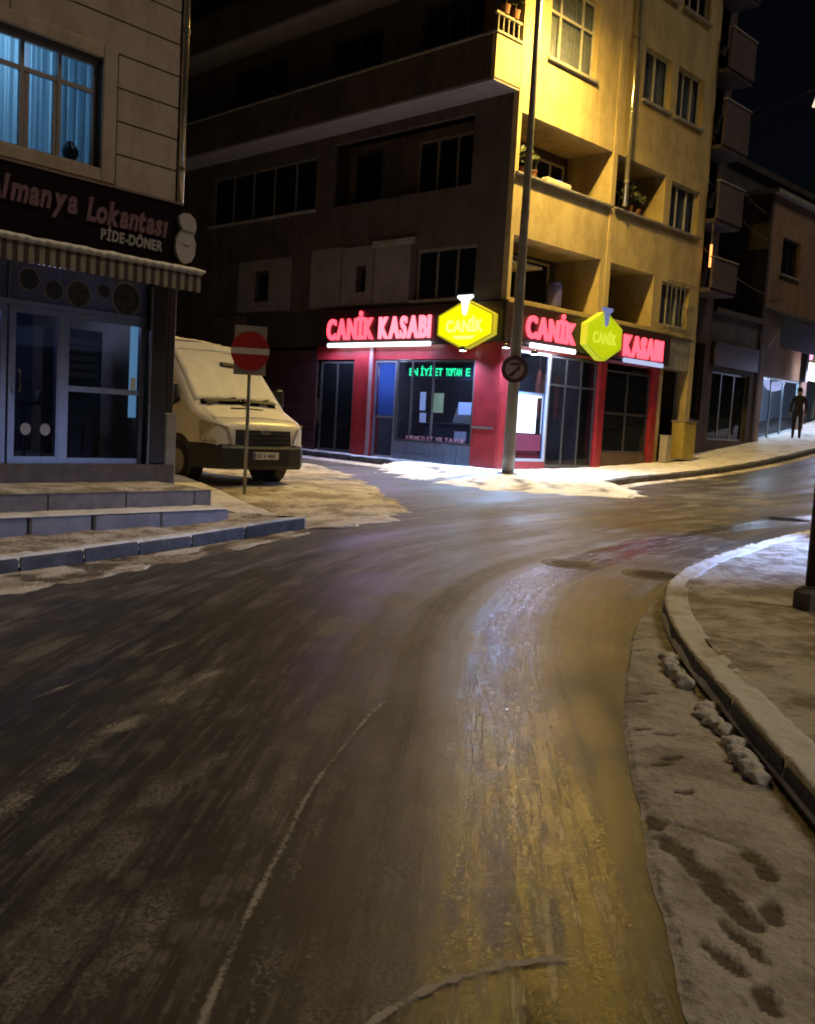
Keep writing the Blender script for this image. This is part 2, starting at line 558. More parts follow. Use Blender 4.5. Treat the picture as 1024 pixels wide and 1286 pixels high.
def kerbs(parent, P, width, h0, h1, step, m=M_kerb, name='kerb_stone'):
    n = max(2, int(sum(math.hypot(b[0] - a[0], b[1] - a[1]) for a, b in zip(P, P[1:])) / step))
    Q = resample(P, n + 1); R = offset(Q, width)
    for i in range(n):
        g = .012 / step; j = random.uniform(-.008, .008); o_ = random.uniform(-.006, .006)
        def mix(a, b, t):
            return (a[0] + (b[0] - a[0]) * t, a[1] + (b[1] - a[1]) * t)
        q = [mix(Q[i], Q[i + 1], g), mix(Q[i], Q[i + 1], 1 - g), mix(R[i], R[i + 1], 1 - g), mix(R[i], R[i + 1], g)]
        c = .014
        ins = [mix(q[k], q[(k + 2) % 4], c / .5) for k in range(4)]
        b = MB().loft([[(x, y, zg(x, y) + h0) for x, y in q], [(x, y, zg(x, y) + h1 - .02 + j) for x, y in q], [(x, y, zg(x, y) + h1 + j) for x, y in ins]])
        b.build(name, m, parent)

# ---- right-hand pavement with kerb and trampled snow
rkN = [p for p in RK if p[1] > -3.2 and p[0] < 17]
rk_out = offset(rkN, .15)
rk_far = [(p[0] + 6.5 if p[1] < 8 else p[0] + 9, p[1] - (1.0 if p[1] < 8 else 4.5)) for p in rk_out]
pav = patch('pavement', resample(rk_out, 90), resample(rk_far, 90), 200, 90, M_snow_path, .13, .024, 2.6, kind='structure', label='trampled snowy pavement on the right inside of the bend')
kerbs(pav, [p for p in rkN if p[0] < 16], .15, -.05, .118, .8)
kr = [p for p in resample([q for q in rkN if -1 < q[1] < 14], 60)]
patch('kerb_snow', offset(kr, -.004), offset(kr, .2), 300, 10, M_snow_clean, .136, .016, 7., edge=.10, label='thin snow lying on top of the right kerb')

# ---- snow sheet in the right gutter, with footprints
edgeG = smoothp([(.70, -2), (.70, .8), (.73, 2.2), (.80, 2.7), (.90, 3.45), (1.04, 4.35), (1.26, 5.35), (1.68, 6.9), (2.12, 7.9)])
innG = smoothp([(1.02, -2), (1.30, .8), (1.42, 2.2), (1.46, 2.8), (1.5, 3.4), (1.57, 4.35), (1.62, 5.35), (1.86, 6.95), (2.2, 8.1)])
FP = []
for fx, fy, a, l, wd in [(.93, 3.32, .2, .13, .05), (.95, 3.12, -.3, .16, .065), (.985, 2.95, -.3, .15, .06), (1.0, 2.82, -.25, .15, .06), (1.03, 2.68, -.2, .13, .055),
                         (1.12, 2.72, .2, .12, .05), (1.2, 2.98, .1, .14, .05), (1.19, 3.1, .2, .08, .04), (.95, 2.28, .1, .12, .045), (1.1, 3.9, 1.2, .1, .03), (1.16, 3.98, 1.2, .09, .035),
                         (1.3, 4.95, 1.4, .1, .03), (1.2, 4.8, 1.4, .1, .03), (1.12, 4.35, 1.3, .09, .025), (1.22, 4.3, 1.4, .1, .03), (1.12, 3.62, 1.2, .08, .03), (1.45, 5.9, 1.3, .12, .03), (1.5, 6.2, 1.3, .12, .03),
                         (.9, 2.45, -.4, .16, .035), (.98, 2.55, -.3, .2, .03)]:
    FP.append((fx, fy, a, l * .66, wd * .8))
def wetG(x, y):
    from mathutils import noise as mn
    wv = 0.
    nn = mn.noise(Vector((x * 22, y * 22, 0))) * .35
    for fx, fy, a, l, wd in FP:
        dx, dy = x - fx, y - fy
        u = dx * math.sin(a) + dy * math.cos(a); v = dx * math.cos(a) - dy * math.sin(a)
        r = math.sqrt((u / l) ** 2 + (v / wd) ** 2) + nn
        wv = max(wv, 1 - ss((r - .78) / .30))
    # a drag line
    d = abs((y - 3.38) + (x - .93) * .9) + nn * .03
    if .92 < x < 1.22 and d < .03:
        wv = max(wv, .75 * (1 - d / .03))
    return wv * .92
patch('gutter_snow', resample(edgeG, 80), resample(innG, 80), 560, 50, M_snow_gut, .016, .008, 7., wet=wetG, edge=.05, rag=.022, label='flat grey snow between the right kerb and the wet lane, marked by footprints')

M_lump = mat('crusty_snow', (.80, .78, .75), .7, vary=.2, vscale=22, bump=.5, bscale=60)
# ---- broken slush lumps along the right kerb
k = 0
for y0, y1, n in ((5.75, 5.05, 5), (4.75, 4.3, 4), (4.2, 3.72, 5)):
    t = thing('slush_ridge', ('long' if k == 0 else 'short' if k == 1 else 'nearest') + ' broken ridge of frozen slush lying along the right kerb' + (', farthest of three' if k == 0 else ', middle of three' if k == 1 else ' of three'), 'snow lump', (0, 0, 0), 0, 'slush ridges along the right kerb')
    t.location = (1.5, (y0 + y1) / 2, zg(1.5, (y0 + y1) / 2))
    for i in range(n):
        f = (i + .5) / n
        y = y0 + (y1 - y0) * f
        x = [p for p in RK if p[1] <= y][-1][0] - .05 - .03 * math.sin(f * 3.1) + random.uniform(-.015, .015)
        L_ = abs(y1 - y0) / n
        MB().blob((x - 1.5, y - t.location.y, .028), (random.uniform(.04, .058), L_ * random.uniform(.55, .75), random.uniform(.03, .05)), k * 10 + i, 22, 14, .38).build('snow_lump', M_lump, t, smooth=True)
    k += 1

# ---- left pavement
LK = smoothp([(-7.4, 2.2), (-5.6, 5.2), (-3.62, 8.55), (-3.14, 9.4), (-2.66, 10.4), (-1.98, 11.3), (-1.5, 11.65), (-1.22, 11.72)])
LKin = smoothp([(-10.5, 2.2), (-8.0, 5.6), (-5.0, 9.2), (-4.4, 10.1), (-3.6, 11.2), (-2.9, 12.2), (-2.5, 12.6), (-2.3, 12.8)])
lp = patch('pavement_left', offset(resample(LK, 80), -.15), resample(LKin, 80), 180, 40, M_snow_path, .14, .024, 2.8, kind='structure', label='trampled snowy pavement in front of the restaurant steps')
kerbs(lp, LK, -.15, -.06, .125, .75)
lks = resample(LK, 80)
patch('kerb_snow', offset(lks, -.01), offset(lks, -.2), 260, 8, M_snow_clean, .142, .014, 7., edge=.12, label='thin snow lying on top of the left kerb')
# snow bank round the restaurant corner and up the side street
bankA = smoothp([(-1.22, 11.72), (-1.45, 12.2), (-1.80, 12.95), (-2.62, 14.7), (-3.9, 16.6), (-5.4, 18.4), (-8, 21.2), (-12, 25)])
bankB = smoothp([(-2.3, 12.7), (-2.5, 12.9), (-3.0, 13.4), (-3.7, 14.0), (-4.7, 14.8), (-6.5, 16.2), (-9.5, 18.6), (-14, 22)])
patch('snow_bank', resample(bankA, 70), resample(bankB, 70), 150, 36, M_snow_clean, .15, .03, 1.6, edge=.16, label='smooth yellowish snow bank round the restaurant corner below the no entry sign')
# snow left on the roadway of the side street
islA = smoothp([(-1.2, 11.62), (-.62, 11.45), (-.12, 12.6), (-.05, 13.6), (-.32, 16.25), (-1.25, 20.3), (-2.7, 24.0), (-8, 30.5)])
islB = smoothp([(-1.25, 11.75), (-1.4, 12.15), (-1.7, 12.9), (-2.5, 14.6), (-3.8, 16.5), (-5.3, 18.3), (-7.9, 21.1), (-11.9, 24.9)])
def wetI(x, y):
    from mathutils import noise as mn
    n = mn.noise(Vector((x * 3.5, y * 2.2, 9))) + .5 * mn.noise(Vector((x * 9, y * 6, 4)))
    return .75 * ss((n - .45) / .25)
patch('street_snow', resample(islA, 80), resample(islB, 80), 200, 60, M_snow_street, .018, .014, 3.2, wet=wetI, edge=.05, rag=.28, label='dirty trodden snow on the side street in front of the parked van')
# snow along the left gutter
gutA = smoothp([(-6.6, 2.0), (-4.9, 5.0), (-3.2, 7.65), (-2.62, 8.9), (-1.9, 10.2), (-1.1, 11.1)])
gutB = smoothp([(-7.3, 2.4), (-5.55, 5.2), (-3.6, 8.5), (-3.0, 9.6), (-2.2, 11.0), (-1.2, 11.68)])
def wetL(x, y):
    from mathutils import noise as mn
    n = mn.fractal(Vector((x * 2.2, y * 2.2, 2)), 1, 2, 4)
    return .9 * ss((n - .0) / .35)
patch('gutter_snow', resample(gutA, 60), resample(gutB, 60), 240, 26, M_snow_street, .014, .008, 6., wet=wetL, edge=.12, rag=.2, label='patchy thin slush along the left kerb')

# ---- corner pavement round the butcher's building (main-frame coordinates)
ck = smoothp([M2W(*p) for p in [(-.5, 16), (-.5, 6.3), (-.85, 1.7), (-1.15, .3), (-1.6, -1.2), (-1.9, -2.6), (-1.7, -3.5), (-.7, -3.35), (1, -2.7), (2.7, -2.25), (6.9, -2.06), (14, -1.9), (24, -1.9)]])
ci = smoothp([M2W(*p) for p in [(.3, 16), (.3, 6.3), (.3, 1.7), (.3, .9), (.3, .6), (.3, .4), (.35, .35), (.5, .3), (1.2, .3), (2.7, .3), (6.9, .3), (14, .9), (24, .9)]])
pc = patch('pavement_corner', offset(resample(ck, 90), -.14), resample(ci, 90), 220, 40, M_snow_clean, .14, .018, 2.4, kind='structure', label='snow covered pavement round the corner butcher shop')
kp = resample(ck, 160)
def near(P, a, b):
    return P[int(a * len(P)):int(b * len(P))]
kerbs(pc, near(kp, 0, .32), -.14, -.05, .12, .8)
kerbs(pc, near(kp, .445, 1.0), -.14, -.05, .125, .8)
kn = near(kp, .29, .48)
def wetC(x, y):
    return .85 * ss((mnz.fractal(Vector((x * 2.4, y * 1.1, 6)), 1., 2., 5) - .12) / .35)
kq = resample(kn, 40); ko = offset(kq, 1.)
ko = [(p[0] + (q[0] - p[0]) * (.25 + 1.7 * math.sin(math.pi * i / 39)), p[1] + (q[1] - p[1]) * (.25 + 1.7 * math.sin(math.pi * i / 39))) for i, (p, q) in enumerate(zip(kq, ko))]
patch('corner_snow', ko, offset(kq, -.45), 120, 40, M_snow_clean, .004, .018, 2.6, edge=.06, h2=.165, rag=.45, wet=wetC, label='churned snow running off the corner pavement onto the road')
kl = near(kp, .0, .33)
patch('street_slush', resample(offset(kl, .8), 40), resample(offset(kl, .02), 40), 120, 12, M_snow_street, .016, .01, 3., edge=.2, label='strip of slush along the side street kerb by the shop')
kl = near(kp, .46, 1.)
patch('street_slush', resample(offset(kl, .35), 40), resample(offset(kl, .02), 40), 120, 8, M_snow_street, .016, .01, 3., edge=.25, label='strip of snow along the kerb of the uphill street')

# ---- tyre streaks of packed snow and slush on the road
def streak_material():
    m = bpy.data.materials.new('slush_streak'); m.use_nodes = True
    nt = m.node_tree; L = nt.links.new
    b = nt.nodes['Principled BSDF']; b.inputs['Base Color'].default_value = (.50, .47, .43, 1); b.inputs['Roughness'].default_value = .6
    tc = nd(nt, 'ShaderNodeTexCoord'); at = nd(nt, 'ShaderNodeAttribute', attribute_name='fade')
    n1 = nd(nt, 'ShaderNodeTexNoise'); n1.inputs['Scale'].default_value = 3.0; n1.inputs['Detail'].default_value = 8; n1.inputs['Roughness'].default_value = .75
    n2 = nd(nt, 'ShaderNodeTexNoise'); n2.inputs['Scale'].default_value = 70.; n2.inputs['Detail'].default_value = 3
    uv = nd(nt, 'ShaderNodeUVMap', uv_map='run'); mp = nd(nt, 'ShaderNodeMapping'); mp.inputs['Scale'].default_value = (30, 2.2, 1)
    n3 = nd(nt, 'ShaderNodeTexNoise'); n3.inputs['Scale'].default_value = 1.; n3.inputs['Detail'].default_value = 4
    L(uv.outputs[0], mp.inputs[0]); L(mp.outputs[0], n3.inputs['Vector'])
    L(tc.outputs['Object'], n1.inputs['Vector']); L(tc.outputs['Object'], n2.inputs['Vector'])
    def mth(op, x, y):
        n = nd(nt, 'ShaderNodeMath', operation=op)
        for i, v in enumerate((x, y)):
            if isinstance(v, (int, float)): n.inputs[i].default_value = v
            else: L(v, n.inputs[i])
        return n.outputs[0]
    sm = mth('ADD', mth('ADD', mth('MULTIPLY', n1.outputs['Fac'], .35), mth('MULTIPLY', n2.outputs['Fac'], .40)), mth('MULTIPLY', n3.outputs['Fac'], .25))
    sm = mth('ADD', sm, mth('MULTIPLY', at.outputs['Fac'], .34))
    r = nd(nt, 'ShaderNodeMapRange', interpolation_type='SMOOTHSTEP'); r.inputs[1].default_value = .62; r.inputs[2].default_value = .84; r.inputs[4].default_value = .85
    L(sm, r.inputs[0])
    fac = mth('MULTIPLY', r.outputs[0], mth('MINIMUM', mth('MULTIPLY', at.outputs['Fac'], 3.), 1.))
    tr = nd(nt, 'ShaderNodeBsdfTransparent'); mx = nd(nt, 'ShaderNodeMixShader')
    L(fac, mx.inputs[0]); L(tr.outputs[0], mx.inputs[1]); L(b.outputs[0], mx.inputs[2]); L(mx.outputs[0], nt.nodes['Material Output'].inputs[0])
    bp = nd(nt, 'ShaderNodeBump'); bp.inputs['Strength'].default_value = .3; bp.inputs['Distance'].default_value = .005; L(n2.outputs['Fac'], bp.inputs['Height']); L(bp.outputs[0], b.inputs['Normal'])
    return m
M_streak = streak_material()
def track(P, wd, seed, label, strength=1., n=150):
    from mathutils import noise as mn
    P = resample(smoothp(P, 3), n)
    cols = (-1, -.6, -.25, 0, .25, .6, 1)
    lines = [offset(P, c * wd) for c in cols]
    vs = []; fd = []
    for i in range(n):
        wob = wd * .35 * mn.noise(Vector((i * .05, 1.3, seed))); st_ = strength * (.72 + .55 * mn.noise(Vector((i * .11, 5.3, seed))))
        e = min(1., min(i, n - 1 - i) / (n * .22))
        for j, c in enumerate(cols):
            q = lines[j][i]
            q = (q[0] + wob, q[1])
            vs.append((q[0], q[1], zg(*q) + .004 + .0015 * (1 - c * c)))
            fd.append(st_ * e * (1 - abs(c)) ** .7 if abs(c) < 1 else 0.)
    m_ = len(cols)
    fs = [(i * m_ + j, (i + 1) * m_ + j, (i + 1) * m_ + j + 1, i * m_ + j + 1) for i in range(n - 1) for j in range(m_ - 1)]
    me = bpy.data.meshes.new('tyre_streak'); me.from_pydata(vs, [], fs)
    at = me.attributes.new('fade', 'FLOAT', 'POINT'); at.data.foreach_set('value', fd)
    uvl = me.uv_layers.new(name='run')
    for p in me.polygons:
        p.use_smooth = True
        for li in p.loop_indices:
            vi = me.loops[li].vertex_index; uvl.data[li].uv = (cols[vi % m_] * wd, (vi // m_) / n * 4)
    o = ob('tyre_streak', me, M_streak)
    o['kind'] = 'stuff'; o['label'] = label
    return o
track([(-.44, .9), (-.40, 2.1), (-.385, 2.45), (-.35, 2.85), (-.30, 3.45), (-.21, 3.95), (-.06, 4.6), (.2, 5.4)], .022, 1, 'thin line of frozen slush left by a tyre, middle of the road', 1.15)
track([(-.475, .9), (-.435, 2.1), (-.42, 2.45), (-.385, 2.85), (-.33, 3.45), (-.24, 3.95)], .016, 31, 'second fainter tyre line just left of the thin slush line', .7)
track([(-.34, 1.0), (-.30, 2.1), (-.28, 2.9), (-.22, 3.5), (-.10, 4.2)], .10, 11, 'faint speckled slush beside the thin tyre line', .55)
track([(-1.5, 2.6), (-1.40, 3.35), (-1.31, 3.95), (-1.08, 4.8), (-.7, 5.8)], .13, 2, 'wide broken slush streak left by a tyre in the left lane', 1.0)
track([(-1.95, 4.6), (-1.87, 4.9), (-1.66, 5.4), (-1.39, 5.85), (-1.2, 6.2)], .05, 3, 'thin slush line in the left lane beyond the wide streak', .8)
track([(-.10, 1.95), (.0, 2.15), (.16, 2.3), (.35, 2.4), (.48, 2.43), (.62, 2.42)], .022, 4, 'curved arc of frozen slush in the near lane', 1.5)
track([(-2.7, 7.7), (-2.55, 8.0), (-2.33, 8.4), (-2.0, 8.9)], .06, 6, 'short slush streak near the left kerb', .8)
track([(-.80, 3.2), (-.73, 3.6), (-.59, 4.25), (-.3, 5.0)], .06, 7, 'faint slush streak between the lanes', .6)
track([(-.95, 6.6), (-.83, 6.95), (-.5, 7.8)], .05, 8, 'short pale streak far in the left lane', .6)
rkt = [p for p in RK if .5 < p[1] < 8.5]
for q, (u, wd, st) in enumerate(((.74, .035, .75), (.86, .05, .6), (1.0, .05, .55), (1.16, .09, .45), (1.36, .05, .5), (1.6, .12, .42), (2.35, .12, .4), (2.9, .14, .42), (3.4, .12, .4))):
    P_ = offset(rkt, -u)
    track(P_[::2] + [P_[-1]], wd, 20 + q, 'faint slush streak along the wheel lane, number %d counted from the right kerb' % (q + 1), st, 220)

# ---- manhole covers
def manhole(x, y, r, label, rim=.06):
    t = thing('manhole_cover', label, 'manhole', (x, y, zg(x, y) - .007), 0, 'manhole covers in the road')
    t.rotation_euler = (math.atan((zg(x, y + .3) - zg(x, y - .3)) / .6), -math.atan((zg(x + .3, y) - zg(x - .3, y)) / .6), 0)
    b = MB()
    seg = 24
    b.loft([[(r * math.cos(2 * math.pi * k / seg), r * math.sin(2 * math.pi * k / seg), z) for k in range(seg)] for z in (0, .012)])
    b.build('lid', mat('cast_iron', (.035, .026, .022), .45, metal=.6, vary=.4, vscale=8), t)
    rg = []
    for rr, z in ((r + .005, 0), (r + rim, 0), (r + rim, .01), (r + .005, .01)):
        rg.append([(rr * math.cos(2 * math.pi * k / seg), rr * math.sin(2 * math.pi * k / seg), z) for k in range(seg)])
    MB().loft(rg + [rg[0]], cap=False).build('ring', mat('iron_ring', (.03, .026, .023), .5, metal=.5), t)
    for i in range(-2, 3):
        l = math.sqrt(max(.01, (r * .8) ** 2 - (i * r * .3) ** 2))
        MB().box(-l, l, i * r * .3 - .02, i * r * .3 + .02, .0125, .018).build('rib', MATS['cast_iron'], t)
manhole(2.34, 9.05, .25, 'rusty manhole cover beside the snowy right kerb bend')
manhole(1.62, 9.45, .24, 'dark manhole cover left of the rusty one in mid road')
manhole(6.1, 15.7, .32, 'farthest manhole cover, up the street at the right')

# ================================================================== BUILDING HELPERS
def window(parent, x, z, w_, h, cols, depth=0., side='R', fm=None, gm=None, transom=None, fw=.06, sill=True, name='window', rows=None, inset=.12):
    """window built at x (left edge seen from outside), its frame, one pane per light, and a sill"""
    fm = fm or M_frame; gm = gm or M_glass_d
    loc = (x, depth, z) if side == 'R' else (depth, x, z)
    rot = (0, 0, 0) if side == 'R' else (0, 0, -math.pi / 2)
    xsv = [0]
    tot = sum(cols)
    for c in cols:
        xsv.append(xsv[-1] + c / tot * w_)
    zs = [0] + ([transom * h] if transom else []) + [h]
    b = MB()
    y0, y1 = inset, inset + .06
    b.box(0, fw, y0, y1, 0, h); b.box(w_ - fw, w_, y0, y1, 0, h)
    b.box(fw, w_ - fw, y0, y1, 0, fw); b.box(fw, w_ - fw, y0, y1, h - fw, h)
    for v in xsv[1:-1]:
        b.box(v - fw / 2, v + fw / 2, y0 + .002, y1 - .002, fw, h - fw)
    if transom:
        for a, c in zip(xsv, xsv[1:]):
            b.box(a + fw / 2 + (fw / 2 if a == 0 else 0), c - fw / 2 - (fw / 2 if c == xsv[-1] else 0), y0 + .004, y1 - .004, transom * h - fw / 2, transom * h + fw / 2)
    o = b.build(name, fm, parent, loc, rot)
    for a, c in zip(xsv, xsv[1:]):
        for p, q in zip(zs, zs[1:]):
            xa = a + (fw if a == 0 else fw / 2); xb = c - (fw if c == xsv[-1] else fw / 2)
            za = p + (fw if p == 0 else fw / 2); zb = q - (fw if q == h else fw / 2)
            MB().box(xa + .002, xb - .002, y0 + .022, y0 + .032, za + .002, zb - .002).build('pane', gm, o)
    if sill:
        MB().box(-.06, w_ + .06, -.09, inset, -.07, -.004).build('sill', M_conc, o)
    return o

def wall_with_holes(name, m, parent, x0, x1, z0, z1, holes, y0, y1, side='R'):
    """facade slab between y0 and y1 with rectangular openings (xa, xb, za, zb)"""
    xsv = sorted({x0, x1, *[h[0] for h in holes], *[h[1] for h in holes]})
    zsv = sorted({z0, z1, *[h[2] for h in holes], *[h[3] for h in holes]})
    nX, nZ = len(xsv), len(zsv)
    solid = {}
    for i in range(nX - 1):
        for j in range(nZ - 1):
            cx, cz = (xsv[i] + xsv[i + 1]) / 2, (zsv[j] + zsv[j + 1]) / 2
            solid[i, j] = not any(h[0] < cx < h[1] and h[2] < cz < h[3] for h in holes)
    def P(i, j, k):
        return (xsv[i], y0 if k == 0 else y1, zsv[j])
    b = MB()
    for (i, j), s_ in solid.items():
        if not s_:
            continue
        b.add([P(i, j, 0), P(i + 1, j, 0), P(i + 1, j + 1, 0), P(i, j + 1, 0)], [(0, 1, 2, 3)])
        b.add([P(i, j, 1), P(i + 1, j, 1), P(i + 1, j + 1, 1), P(i, j + 1, 1)], [(3, 2, 1, 0)])
        for di, dj, a, c in ((-1, 0, (i, j), (i, j + 1)), (1, 0, (i + 1, j), (i + 1, j + 1)), (0, -1, (i, j), (i + 1, j)), (0, 1, (i, j + 1), (i + 1, j + 1))):
            if not solid.get((i + di, j + dj), False):
                b.add([P(*a, 0), P(*c, 0), P(*c, 1), P(*a, 1)], [(0, 1, 2, 3)])
    me = bpy.data.meshes.new(name); me.from_pydata(b.v, [], b.f)
    bm = bmesh.new(); bm.from_mesh(me)
    bmesh.ops.remove_doubles(bm, verts=bm.verts, dist=1e-5)
    bmesh.ops.recalc_face_normals(bm, faces=bm.faces)
    bm.to_mesh(me); bm.free()
    return ob(name, me, m, parent, (0, 0, 0), (0, 0, 0) if side == 'R' else (0, 0, -math.pi / 2))

# ================================================================== CORNER APARTMENT BUILDING
ROTM = math.pi / 2 - AZ
A = thing('apartment_building', 'tall corner apartment block, lamp-lit yellow street front with recessed balconies, dark side front', 'building', (CX, CY, 0), ROTM)
TOP = 15.5
# right-hand front (x = s, y = 0): loggia openings and windows
holesR = [(.13, 3.74, 4.42, 5.84), (3.95, 6.40, 4.42, 5.84), (6.85, 8.45, 4.55, 5.75),
          (.13, 3.93, 7.19, 8.57), (4.18, 6.62, 7.19, 8.57), (6.95, 8.55, 7.24, 8.50),
          (.98, 2.92, 10.03, 11.85), (5.12, 6.5, 10.2, 11.55), (6.85, 8.3, 10.2, 11.55),
          (.98, 2.92, 13.0, 14.7), (5.12, 6.5, 13.1, 14.5), (6.85, 8.3, 13.1, 14.5)]
wall_with_holes('front_wall', M_facade, A, 0., 9.0, 4.36, TOP, holesR, 0., .16)
# left-hand front (plane x = 0); in its own rotated frame: X = -t, Y = s
holesL = [(-3.0, -1.0, 4.45, 5.7), (-9.6, -8.9, 4.7, 5.6), (-5.15, -4.75, 4.75, 5.45), (-6.3, -1.3, 7.10, 8.75), (-12.0, -7.0, 7.1, 8.6)]
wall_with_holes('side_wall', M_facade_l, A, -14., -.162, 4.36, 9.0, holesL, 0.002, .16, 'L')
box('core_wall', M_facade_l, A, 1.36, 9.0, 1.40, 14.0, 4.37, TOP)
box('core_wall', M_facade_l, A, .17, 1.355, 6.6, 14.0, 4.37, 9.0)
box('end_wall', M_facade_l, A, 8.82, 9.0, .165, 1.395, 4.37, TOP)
# loggia floors, ceilings and cross walls
for z0, z1, xs_ in ((4.37, 4.42, None), (5.84, 6.02, None), (7.0, 7.0, None), (8.57, 8.75, None)):
    if z1 > z0:
        box('floor_slab', M_facade, A, .165, 8.81, .165, 1.395, z0, z1)
for za, zb, cuts in ((4.425, 5.835, ((3.74, 3.95), (6.40, 6.62))), (6.025, 8.565, ((3.93, 4.18), (6.62, 6.8)))):
    for a, b_ in cuts:
        box('cross_wall', M_facade, A, a, b_, .163, 1.39, za, zb)
box('closet_wall', M_facade, A, 6.805, 8.81, .6, .7, 6.03, 8.56)
# corner cross wall behind the side front so that the first bay is a room-deep recess
box('cross_wall', M_facade_l, A, .166, .34, .166, 1.26, 8.76, TOP)
# ledges on the parapets
box('ledge', M_conc, A, .02, 3.95, -.10, .20, 7.192, 7.235)
box('ledge', M_conc, A, 4.13, 8.75, -.10, .20, 7.192, 7.235)
box('ledge', M_facade, A, .02, 8.9, -.06, .0, 4.30, 4.355)
# pilaster strip between the two halves
box('pilaster', M_facade, A, 3.95, 4.16, -.03, -.002, 4.37, 7.18)
box('pilaster', M_facade, A, 3.93, 4.12, -.03, -.002, 7.25, TOP)
# windows of the front
W = dict(fm=M_frame, gm=M_glass_s)
window(A, .98, 10.03, 1.94, 1.82, (.28, .46, .26), transom=.62, **W)
window(A, .98, 13.0, 1.94, 1.7, (.28, .46, .26), transom=.62, **W)
for zz, hh in ((10.2, 1.35), (13.1, 1.4)):
    window(A, 5.12, zz, 1.38, hh, (.5, .5), **W)
    window(A, 6.85, zz, 1.45, hh, (.33, .33, .33), **W)
window(A, 6.95, 7.26, 1.60, 1.24, (.33, .33, .33), sill=False, **W)
window(A, 6.85, 4.56, 1.60, 1.19, (.33, .33, .33), sill=False, **W)
# pale curtain behind the second window so it reads as occupied
for x0, x1, z0, z1 in ((7.0, 8.5, 7.3, 8.46), (6.9, 8.4, 4.6, 5.7), (1.02, 2.9, 10.1, 11.8), (5.15, 6.45, 10.25, 11.5), (6.9, 8.28, 10.25, 11.5)):
    b = MB(); n = 40
    b.loft([[(x0 + (x1 - x0) * i / n, .235 + .02 * math.sin(i * 1.9 + x0 * 3), z) for i in range(n + 1)] + [(x0 + (x1 - x0) * i / n, .245 + .02 * math.sin(i * 1.9 + x0 * 3), z) for i in range(n, -1, -1)] for z in (z0, z1)])
    b.build('curtain', mat('net_curtain_%d' % int(x0 * 10), random.choice(((.50, .46, .40), (.34, .33, .33), (.42, .36, .28), (.25, .26, .30))), .9, vary=.35, vscale=4), A)
# glazed doors at the back of the loggias
window(A, 1.75, 6.05, 2.0, 2.28, (.4, .3, .3), depth=1.24, fm=M_frame, gm=M_glass, sill=False, name='balcony_door')
window(A, 5.1, 6.05, 1.4, 2.2, (.5, .5), depth=1.24, fm=M_frame, sill=False, name='balcony_door')
window(A, 1.5, 4.45, 1.9, 1.3, (.4, .6), depth=1.24, fm=M_frame, sill=False, name='balcony_door')
window(A, 4.6, 4.45, 1.3, 1.3, (.5, .5), depth=1.24, fm=M_frame_d, sill=False, name='balcony_door')
# downpipe
MB().tube([(4.47, -.12, z) for z in (7.3, 9, 11, 13, 15.4)], .072, 16).build('downpipe', M_pipe, A, smooth=True)
for z in (7.9, 9.7, 11.5, 13.3):
    MB().tube([(4.47, -.12, z), (4.47, -.12, z + .06)], .082, 12).build('pipe_clamp', M_metal, A)
# security grille on the small first floor window
for i in range(7):
    box('bar', M_metal, A, 6.9 + i * .25, 6.918 + i * .25, -.16, -.142, 4.4, 5.8)
for z in (4.42, 5.1, 5.75):
    box('bar', M_metal, A, 6.86, 8.46, -.165, -.145, z, z + .02)
box('bar', M_metal, A, 6.86, 6.88, -.14, .0, 4.4, 4.42); box('bar', M_metal, A, 8.44, 8.46, -.14, .0, 4.4, 4.42)
# small projecting slab canopy in the first bay and blue-grey box below
box('shelf_slab', M_frame, A, .45, 1.75, .35, 1.2, 5.3, 5.36)

# side front: overhanging upper storeys
OV = -.9
box('soffit', M_soffit, A, OV, .0, .03, 14.0, 9.0, 9.06)
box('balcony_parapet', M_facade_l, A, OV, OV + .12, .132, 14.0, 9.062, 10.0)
box('balcony_parapet', M_facade, A, OV, -.01, .01, .13, 9.062, 10.0)
box('balcony_cap', M_conc, A, OV - .04, -.015, -.03, .16, 10.002, 10.05)
box('balcony_cap', M_conc, A, OV - .04, OV + .16, .165, 14.0, 10.002, 10.05)
for i in range(5):
    MB().tube([(OV + .08 + i * .18, .07, 10.05), (OV + .08 + i * .18, .07, 10.42)], .022, 8).build('baluster', M_conc, A)
box('hand_rail', M_conc, A, OV - .02, -.02, .03, .11, 10.42, 10.47)
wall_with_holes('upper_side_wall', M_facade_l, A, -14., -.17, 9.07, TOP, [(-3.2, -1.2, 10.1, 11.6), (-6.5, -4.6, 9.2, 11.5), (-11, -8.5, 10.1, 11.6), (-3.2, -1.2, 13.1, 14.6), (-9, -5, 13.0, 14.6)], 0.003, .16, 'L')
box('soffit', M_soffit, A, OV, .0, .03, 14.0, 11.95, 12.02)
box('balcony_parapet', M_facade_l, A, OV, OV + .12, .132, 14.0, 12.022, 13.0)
box('balcony_parapet', M_facade, A, OV, -.01, .01, .13, 12.022, 13.0)
window(A, 3.2, 10.1, 2.0, 1.5, (.4, .3, .3), side='L', sill=False, fm=M_frame_d)
window(A, 6.5, 9.2, 1.9, 2.3, (.5, .5), side='L', sill=False, fm=M_frame_d)
window(A, 11., 10.1, 2.5, 1.5, (.3, .4, .3), side='L', sill=False, fm=M_frame_d)
